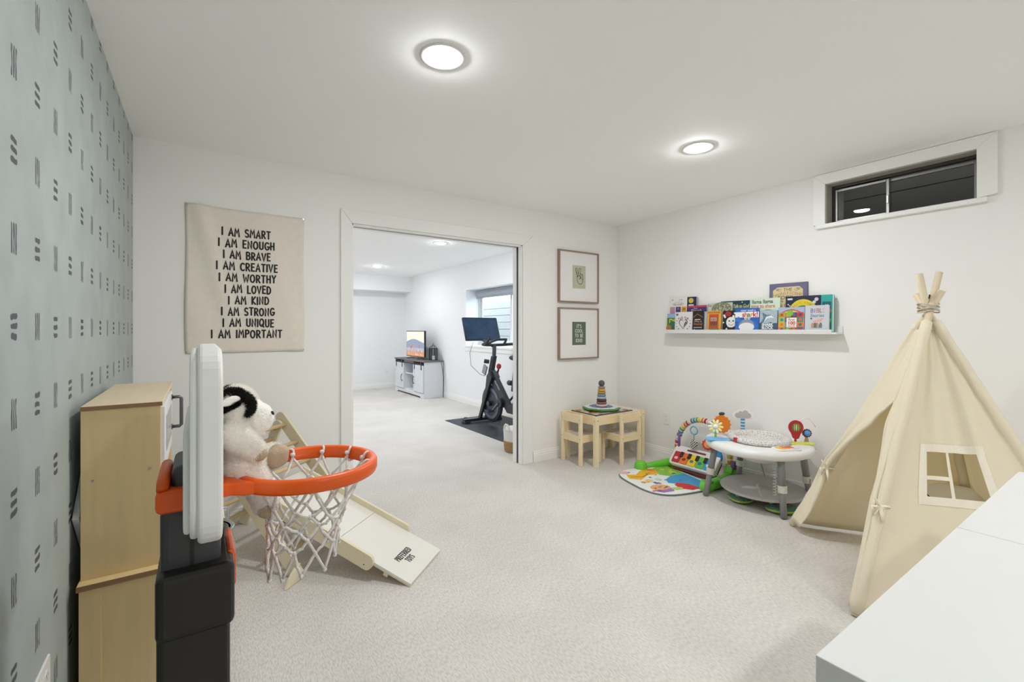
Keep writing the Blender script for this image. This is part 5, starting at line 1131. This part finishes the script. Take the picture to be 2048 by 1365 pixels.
MB().prism([(y0-.01, 0), (y0+.12, 0), (y0+.16, .03), (y1-.16, .03), (y1-.12, 0), (y1+.01, 0), (y1+.01, .085), (y0-.01, .085)], ((x0+.012, 0, 0), (0, 1, 0), (0, 0, 1), (-1, 0, 0)), .022).build('plinth', FW, t, bevel=.003)
MB().box(x0+.012, x1-.005, y0-.01, y0+.008, 0, .085).build('plinth_side', FW, t, bevel=.002)
for a, b, hy in ((y0+.015, 8.235, 8.19), (8.725, y1-.015, 8.79)):
    dr = MB().box(x0-.008, x0+.008, a, b, .10, .605).build('barn_door', FW, t, bevel=.003)
    for c, e in ((a, a+.05), (b-.05, b)): MB().box(x0-.014, x0-.008, c, e, .10, .605).build('door_stile', FW, dr, bevel=.001)
    for c, e in ((.10, .15), (.555, .605)): MB().box(x0-.014, x0-.008, a+.05, b-.05, c, e).build('door_rail', FW, dr, bevel=.001)
    MB().prism([(a+.05, .15), (a+.09, .15), (b-.05, .555), (b-.09, .555)], ((x0-.008, 0, 0), (0, 1, 0), (0, 0, 1), (-1, 0, 0)), .005).build('door_brace', FW, dr)
    MB().tube([(x0-.014, hy, .38), (x0-.04, hy, .36), (x0-.045, hy, .31), (x0-.04, hy, .26), (x0-.014, hy, .24)], .007, 6).build('door_handle', IRON, dr, smooth=True)
    for y in (a+.07, b-.07):
        MB().box(x0-.022, x0-.016, y-.012, y+.012, .52, .65).build('hanger_strap', IRON, dr); MB().cyl((x0-.028, y, .645), (x0-.014, y, .645), .025, n=12).build('hanger_wheel', IRON, dr)
MB().box(x0-.016, x0-.009, y0+.02, y1-.02, .61, .635).build('door_track', IRON, t)
MB().tube([(3.70, y0-.04, .665), (3.74, y0-.05, .4), (3.742, y0-.06, .36), (3.72, y0-.10, .34), (3.715, y0-.1, .2), (3.735, y0-.05, .05), (3.74, y0-.04, .01)], .005, 6).build('power_cord', IRON, t, smooth=True)

t = thing('television', 'small flat television showing a mountain meadow, on the media cabinet', 'television', (3.5, 8.45, zt+.025))
MB().box(3.485, 3.52, 8.0, 8.90, .735, 1.245).build('television_case', mat('tv_black', '17171A', .4), t, bevel=.004)
def scr(name, hexc, e): 
    m = bpy.data.materials.new(name); m.use_nodes = True; p = m.node_tree.nodes['Principled BSDF']; p.inputs['Base Color'].default_value = (0.01, .01, .01, 1); p.inputs['Emission Color'].default_value = lin(hexc); p.inputs['Emission Strength'].default_value = e; p.inputs['Roughness'].default_value = .3; return m
SC = [scr('screen_sky', 'FFF6E0', 1.0), scr('screen_hill', '8FA4C0', .9), scr('screen_haze', 'B4C4DA', .9), scr('screen_field', 'E0A070', .9), scr('screen_red', 'E06A5A', .9), scr('screen_pale', 'F6E8D8', .95)]
mb = MB(); fr = ((3.485, 8.885, .75), (0, -1, 0), (0, 0, 1), (-1, 0, 0)); q = random.Random(9)
mb.flat(rect(0, .87, 0, .48), fr, .0005, 0); mb.flat([(0, 0)]+[(.87, 0)]+[(.87-.87*i/16, .28+.035*sin(pi*(1-i/16))-.02*cos(5*i/16)) for i in range(17)], fr, .0008, 1); mb.flat(rect(0, .87, .0, .16), fr, .0011, 2)
mb.flat([(0, 0), (.87, 0)]+[(.87-.87*i/20, .10+.03*sin(i*1.7)) for i in range(21)], fr, .0014, 3)
for i in range(60): mb.flat(circ(.87*q.random(), .02+.2*q.random()**1.5, .008+.01*q.random(), 6), fr, .0016+.00002*i, 3+(i % 3))
for x in (.24, .27, .66): mb.flat(circ(x, .17+.02*sin(x*50), .028, 9, .035), fr, .003, 4)
mb.build('screen_picture', SC, t)
for y in (8.2, 8.7): MB().tube([(3.42, y, zt+.033), (3.50, y, zt+.047), (3.503, y, .74), (3.50, y, zt+.047), (3.58, y, zt+.033)], .006, 6).build('stand_foot', mat('tv_black', '17171A', .4), t)

t = thing('candle_lantern', 'black wire lantern with a white candle beside the television', 'lantern', (3.62, 7.90, zt+.025))
lx, ly, lz = 3.62, 7.90, zt+.025
MB().box(lx-.06, lx+.06, ly-.06, ly+.06, lz, lz+.012).build('lantern_base', IRON, t); MB().box(lx-.06, lx+.06, ly-.06, ly+.06, lz+.215, lz+.227).build('lantern_rim', IRON, t)
for sx_ in (-1, 1):
    for sy_ in (-1, 1):
        MB().box(lx+sx_*.055-.005, lx+sx_*.055+.005, ly+sy_*.055-.005, ly+sy_*.055+.005, lz, lz+.22).build('lantern_post', IRON, t)
        MB().tube([(lx+sx_*.055, ly+sy_*.055, lz+.225), (lx+sx_*.012, ly+sy_*.012, lz+.285)], .005, 6).build('lantern_strut', IRON, t)
for k in range(-2, 3):
    for sx_ in (-1, 1): MB().tube([(lx+sx_*.056, ly+.02*k, lz), (lx+sx_*.056, ly+.02*k, lz+.22)], .003, 5).build('lantern_wire', IRON, t)
MB().tube([(lx, ly+.018*cos(2*pi*i/12), lz+.30+.018*sin(2*pi*i/12)) for i in range(12)], .004, 6, closed=True).build('lantern_ring', IRON, t, smooth=True)
MB().cyl((lx, ly, lz+.012), (lx, ly, lz+.085), .032).build('candle', mat('candle_wax', 'D9DDE4', .6), t)

# ------------------------------------------------------------------ exercise bike on its mat
t = tag(MB().obox((3.24, 5.02, .003), (.86, 1.46, .006), 0).build('exercise_mat', RUBBER, bevel=.002, origin=(3.24, 5.02, 0)), 'dark rubber floor mat under the exercise bike', 'exercise mat')
BX = 3.2; Z0 = .006
t = thing('exercise_bike', 'black stationary exercise bike with large tilted screen', 'exercise bike', (BX, 5.0, Z0))
def yz(pts, w, name, par=None, x=BX, m=BIKE, bev=.008): return MB().prism(pts, ((x-w/2, 0, 0), (0, 1, 0), (0, 0, 1), (1, 0, 0)), w).build(name, m, par or t, bevel=bev)
MB().box(BX-.29, BX+.29, 5.35, 5.43, Z0+.02, Z0+.062).build('front_stabiliser', BIKE, t, bevel=.008)
for sx_ in (-1, 1):
    MB().box(BX+sx_*.25-.045, BX+sx_*.25+.045, 5.34, 5.44, Z0, Z0+.03).build('foot_pad', RUBBER, t, bevel=.006); MB().cyl((BX+sx_*.23-.015, 5.44, Z0+.045), (BX+sx_*.23+.015, 5.44, Z0+.045), .03, n=14).build('transport_wheel', BIKE, t)
MB().box(BX-.27, BX+.27, 4.36, 4.44, Z0, Z0+.062).build('rear_stabiliser', BIKE, t, bevel=.008)
for sx_ in (-1, 1):
    yz([(5.40, .05), (5.34, .05), (5.11, .52), (5.04, .64), (5.10, .72), (5.17, .66), (5.20, .50)], .035, 'fork_blade', x=BX+sx_*.05)
yz([(5.19, .70), (5.10, .74), (5.02, .66), (4.70, .32), (4.62, .36), (4.55, .50), (4.48, .50), (4.50, .30), (4.37, .06), (4.45, .06), (4.58, .22), (4.74, .22), (5.06, .50), (5.14, .58)], .06, 'main_frame')
yz([(5.21, .66), (5.13, .66), (5.05, .92), (5.12, .92)], .055, 'head_tube')
yz([(5.11, .90), (5.065, .90), (5.05, 1.07), (5.10, 1.07)], .04, 'bar_post', m=mat('post_steel', '55585F', .35, metal=.6))
fw = MB().lathe([(0, -.025), (.20, -.025), (.235, -.02), (.245, -.008), (.245, .008), (.235, .02), (.20, .025), (0, .025)], (BX, 5.13, .285+Z0), 40, rot=M.Rotation(pi/2, 3, 'Y')).build('flywheel', mat('flywheel_grey', '3A414E', .35, metal=.3), t, smooth=False, bevel=.002)
MB().lathe([(.165, .026), (.205, .026), (.205, .03), (.165, .03)], (BX, 5.13, .285+Z0), 36, rot=M.Rotation(-pi/2, 3, 'Y'), close=True).build('flywheel_band', mat('band_grey', '707786', .35, metal=.4), fw)
MB().cyl((BX-.07, 5.13, .285+Z0), (BX+.07, 5.13, .285+Z0), .035, n=16).build('flywheel_hub', BIKE, fw)
MB().cyl((BX-.075, 4.86, .33), (BX+.075, 4.86, .33), .06, n=20).build('crank_cover', BIKE, t, bevel=.006)
for sx_, a in ((-1, -40), (1, 140)):
    c = V((BX+sx_*.08, 4.86, .33)); e = c+V((0, .17*cos(R(a)), .17*sin(R(a)))); cr = MB().tube([c, e], .014, 8).build('crank_arm', mat('crank_steel', '888C94', .3, metal=.8), t)
    MB().obox(e+V((sx_*.05, 0, 0)), (.09, .10, .025), 0).build('pedal', BIKE, cr, bevel=.006)
yz([(4.66, .50), (4.58, .50), (4.52, .86), (4.60, .86)], .05, 'seat_post'); MB().ell((BX, 4.55, .92), (.085, .14, .04), nu=16, nv=10).build('saddle', RUBBER, t, smooth=True)
MB().cyl((BX, 4.67, .60), (BX, 4.74, .60), .032, n=14).build('adjust_knob', RUBBER, t, bevel=.005); MB().cyl((BX-.03, 5.16, .84), (BX-.09, 5.19, .85), .028, n=14).build('adjust_knob', RUBBER, t, bevel=.005)
kn = MB().tube([(BX, 5.0, .70), (BX, 4.975, .755)], .012, 8).build('resistance_stem', BIKE, t); MB().ell((BX, 4.968, .79), (.032, .032, .038), nu=14, nv=10).build('resistance_knob', mat('knob_red', 'B02A30', .4), t, smooth=True)
MB().obox((BX-.05, 5.24, .73), (.02, .09, .13), M.Rotation(R(25), 3, 'X')).build('weight_cradle', mat('cradle_grey', '8A9098', .4), t, bevel=.006)
hb = [(BX-.25, 4.80, 1.15), (BX-.24, 4.87, 1.11), (BX-.22, 5.0, 1.075), (BX-.12, 5.08, 1.065), (BX, 5.09, 1.062), (BX+.12, 5.08, 1.065), (BX+.22, 5.0, 1.075), (BX+.24, 4.87, 1.085), (BX+.25, 4.80, 1.09)]
MB().tube(hb, .019, 10).build('handlebar', RUBBER, t, smooth=True)
MB().tube([(BX-.14, 5.06, 1.07), (BX-.11, 4.98, 1.11), (BX-.07, 4.90, 1.14), (BX+.07, 4.90, 1.14), (BX+.11, 4.98, 1.11), (BX+.14, 5.06, 1.07)], .016, 10).build('inner_bar', RUBBER, t, smooth=True)
su = V((0, .34, .94)).normalized(); sn = V((0, -su.z, su.y)); SO = V((BX, 5.40, 1.275)); fr = (SO, (1, 0, 0), su, sn)
sc_ = MB().prism(rrect(-.275, .275, -.165, .17, .015), (SO-sn*.025, (1, 0, 0), su, sn), .025).build('bike_screen', BIKE, t, bevel=.004)
def screenmat():
    m = mat('screen_navy', '14304A', .12, var=0); nt = m.node_tree; n = nt.nodes.new('ShaderNodeTexNoise'); n.inputs['Scale'].default_value = 9; n.inputs['Detail'].default_value = 5; tc = nt.nodes.new('ShaderNodeTexCoord'); nt.links.new(tc.outputs['Object'], n.inputs['Vector'])
    mx = nt.nodes.new('ShaderNodeMix'); mx.data_type = 'RGBA'; nt.links.new(n.outputs['Fac'], mx.inputs[0]); mx.inputs[6].default_value = lin('0E2238'); mx.inputs[7].default_value = lin('2A5276'); p = nt.nodes['Principled BSDF']; nt.links.new(mx.outputs[2], p.inputs['Base Color']); return m
MB().prism(rect(-.262, .262, -.150, .152), fr, .0015).build('screen_glass', screenmat(), sc_)
MB().tube([SO-sn*.02-su*.05, (BX, 5.36, 1.12), (BX, 5.12, 1.05)], .02, 10).build('screen_arm', BIKE, t, smooth=True)
MB().tube([(BX-.16, 5.36, 1.10), (BX-.2, 5.38, .95), (BX-.17, 5.40, .78), (BX-.06, 5.35, .66), (BX-.02, 5.28, .64)], .004, 6).build('screen_cable', mat('cable_grey', 'A9ACB2', .6), t, smooth=True)
p = Print(((BX-.0305, 5.03, .635), (0, -.72, -.69), (0, -.69, .72), (-1, 0, 0)))
p(shift(fonttext('PELOTON', .034, .012, .15), .11, -.03), 'D8DADE'); p.build('frame_lettering', t)

# ------------------------------------------------------------------ rope basket behind the door jamb
bx_, by_ = 2.735, 3.90
t = thing('rope_basket', 'white and straw bear-face basket beside the pocket door', 'basket', (bx_, by_, 0))
STRAW = mat('seagrass', 'A88A5C', .8, var=.35, vscale=40, bump=.8, bscale=90, stretch=(1, 1, 3)); ROPE = mat('white_rope', 'E4E2DC', .8, var=.05, bump=.4, bscale=120)
mb = MB(); nr = 6
for i in range(nr): mb.lathe([(.118+.002*i, .004+.0185*i), (.127+.002*i, .008+.0185*i), (.129+.002*i, .014+.0185*i), (.125+.002*i, .0215+.0185*i)], (bx_, by_, 0), 30)
mb.build('straw_weave', STRAW, t, smooth=True, solid=.006)
mb = MB()
for i in range(9): mb.lathe([(.126+.0007*i, .115+.0135*i), (.134+.0007*i, .1175+.0135*i), (.134+.0007*i, .1255+.0135*i), (.126+.0007*i, .1285+.0135*i)], (bx_, by_, 0), 30)
mb.build('rope_wall', ROPE, t, smooth=True, solid=.004)
MB().lathe([(0, .006), (.12, .006)], (bx_, by_, 0), 24).build('basket_bottom', STRAW, t)
for sg in (-1,  1):
    MB().tube([(bx_+sg*.132*cos(.38*s), by_+.132*sin(.38*s)*1, .215+(.07 if abs(s) < .5 else (.05 if abs(s) < .9 else 0))) for s in (-1.2, -.8, -.3, .3, .8, 1.2)], .011, 8).build('basket_handle', ROPE, t, smooth=True)
fd = V((-.66, -.75, 0)).normalized(); fr = (V((bx_, by_, .175))+fd*.134, V((-fd.y, fd.x, 0))*-1, (0, 0, 1), fd)
MB().prism([(-.02, .018), (0, .022), (.02, .018), (.021, -.004), (.010, -.024), (-.010, -.024), (-.021, -.004)], fr, .005).build('bear_nose', mat('felt_brown', '3A2A24', .8), t, bevel=.002)
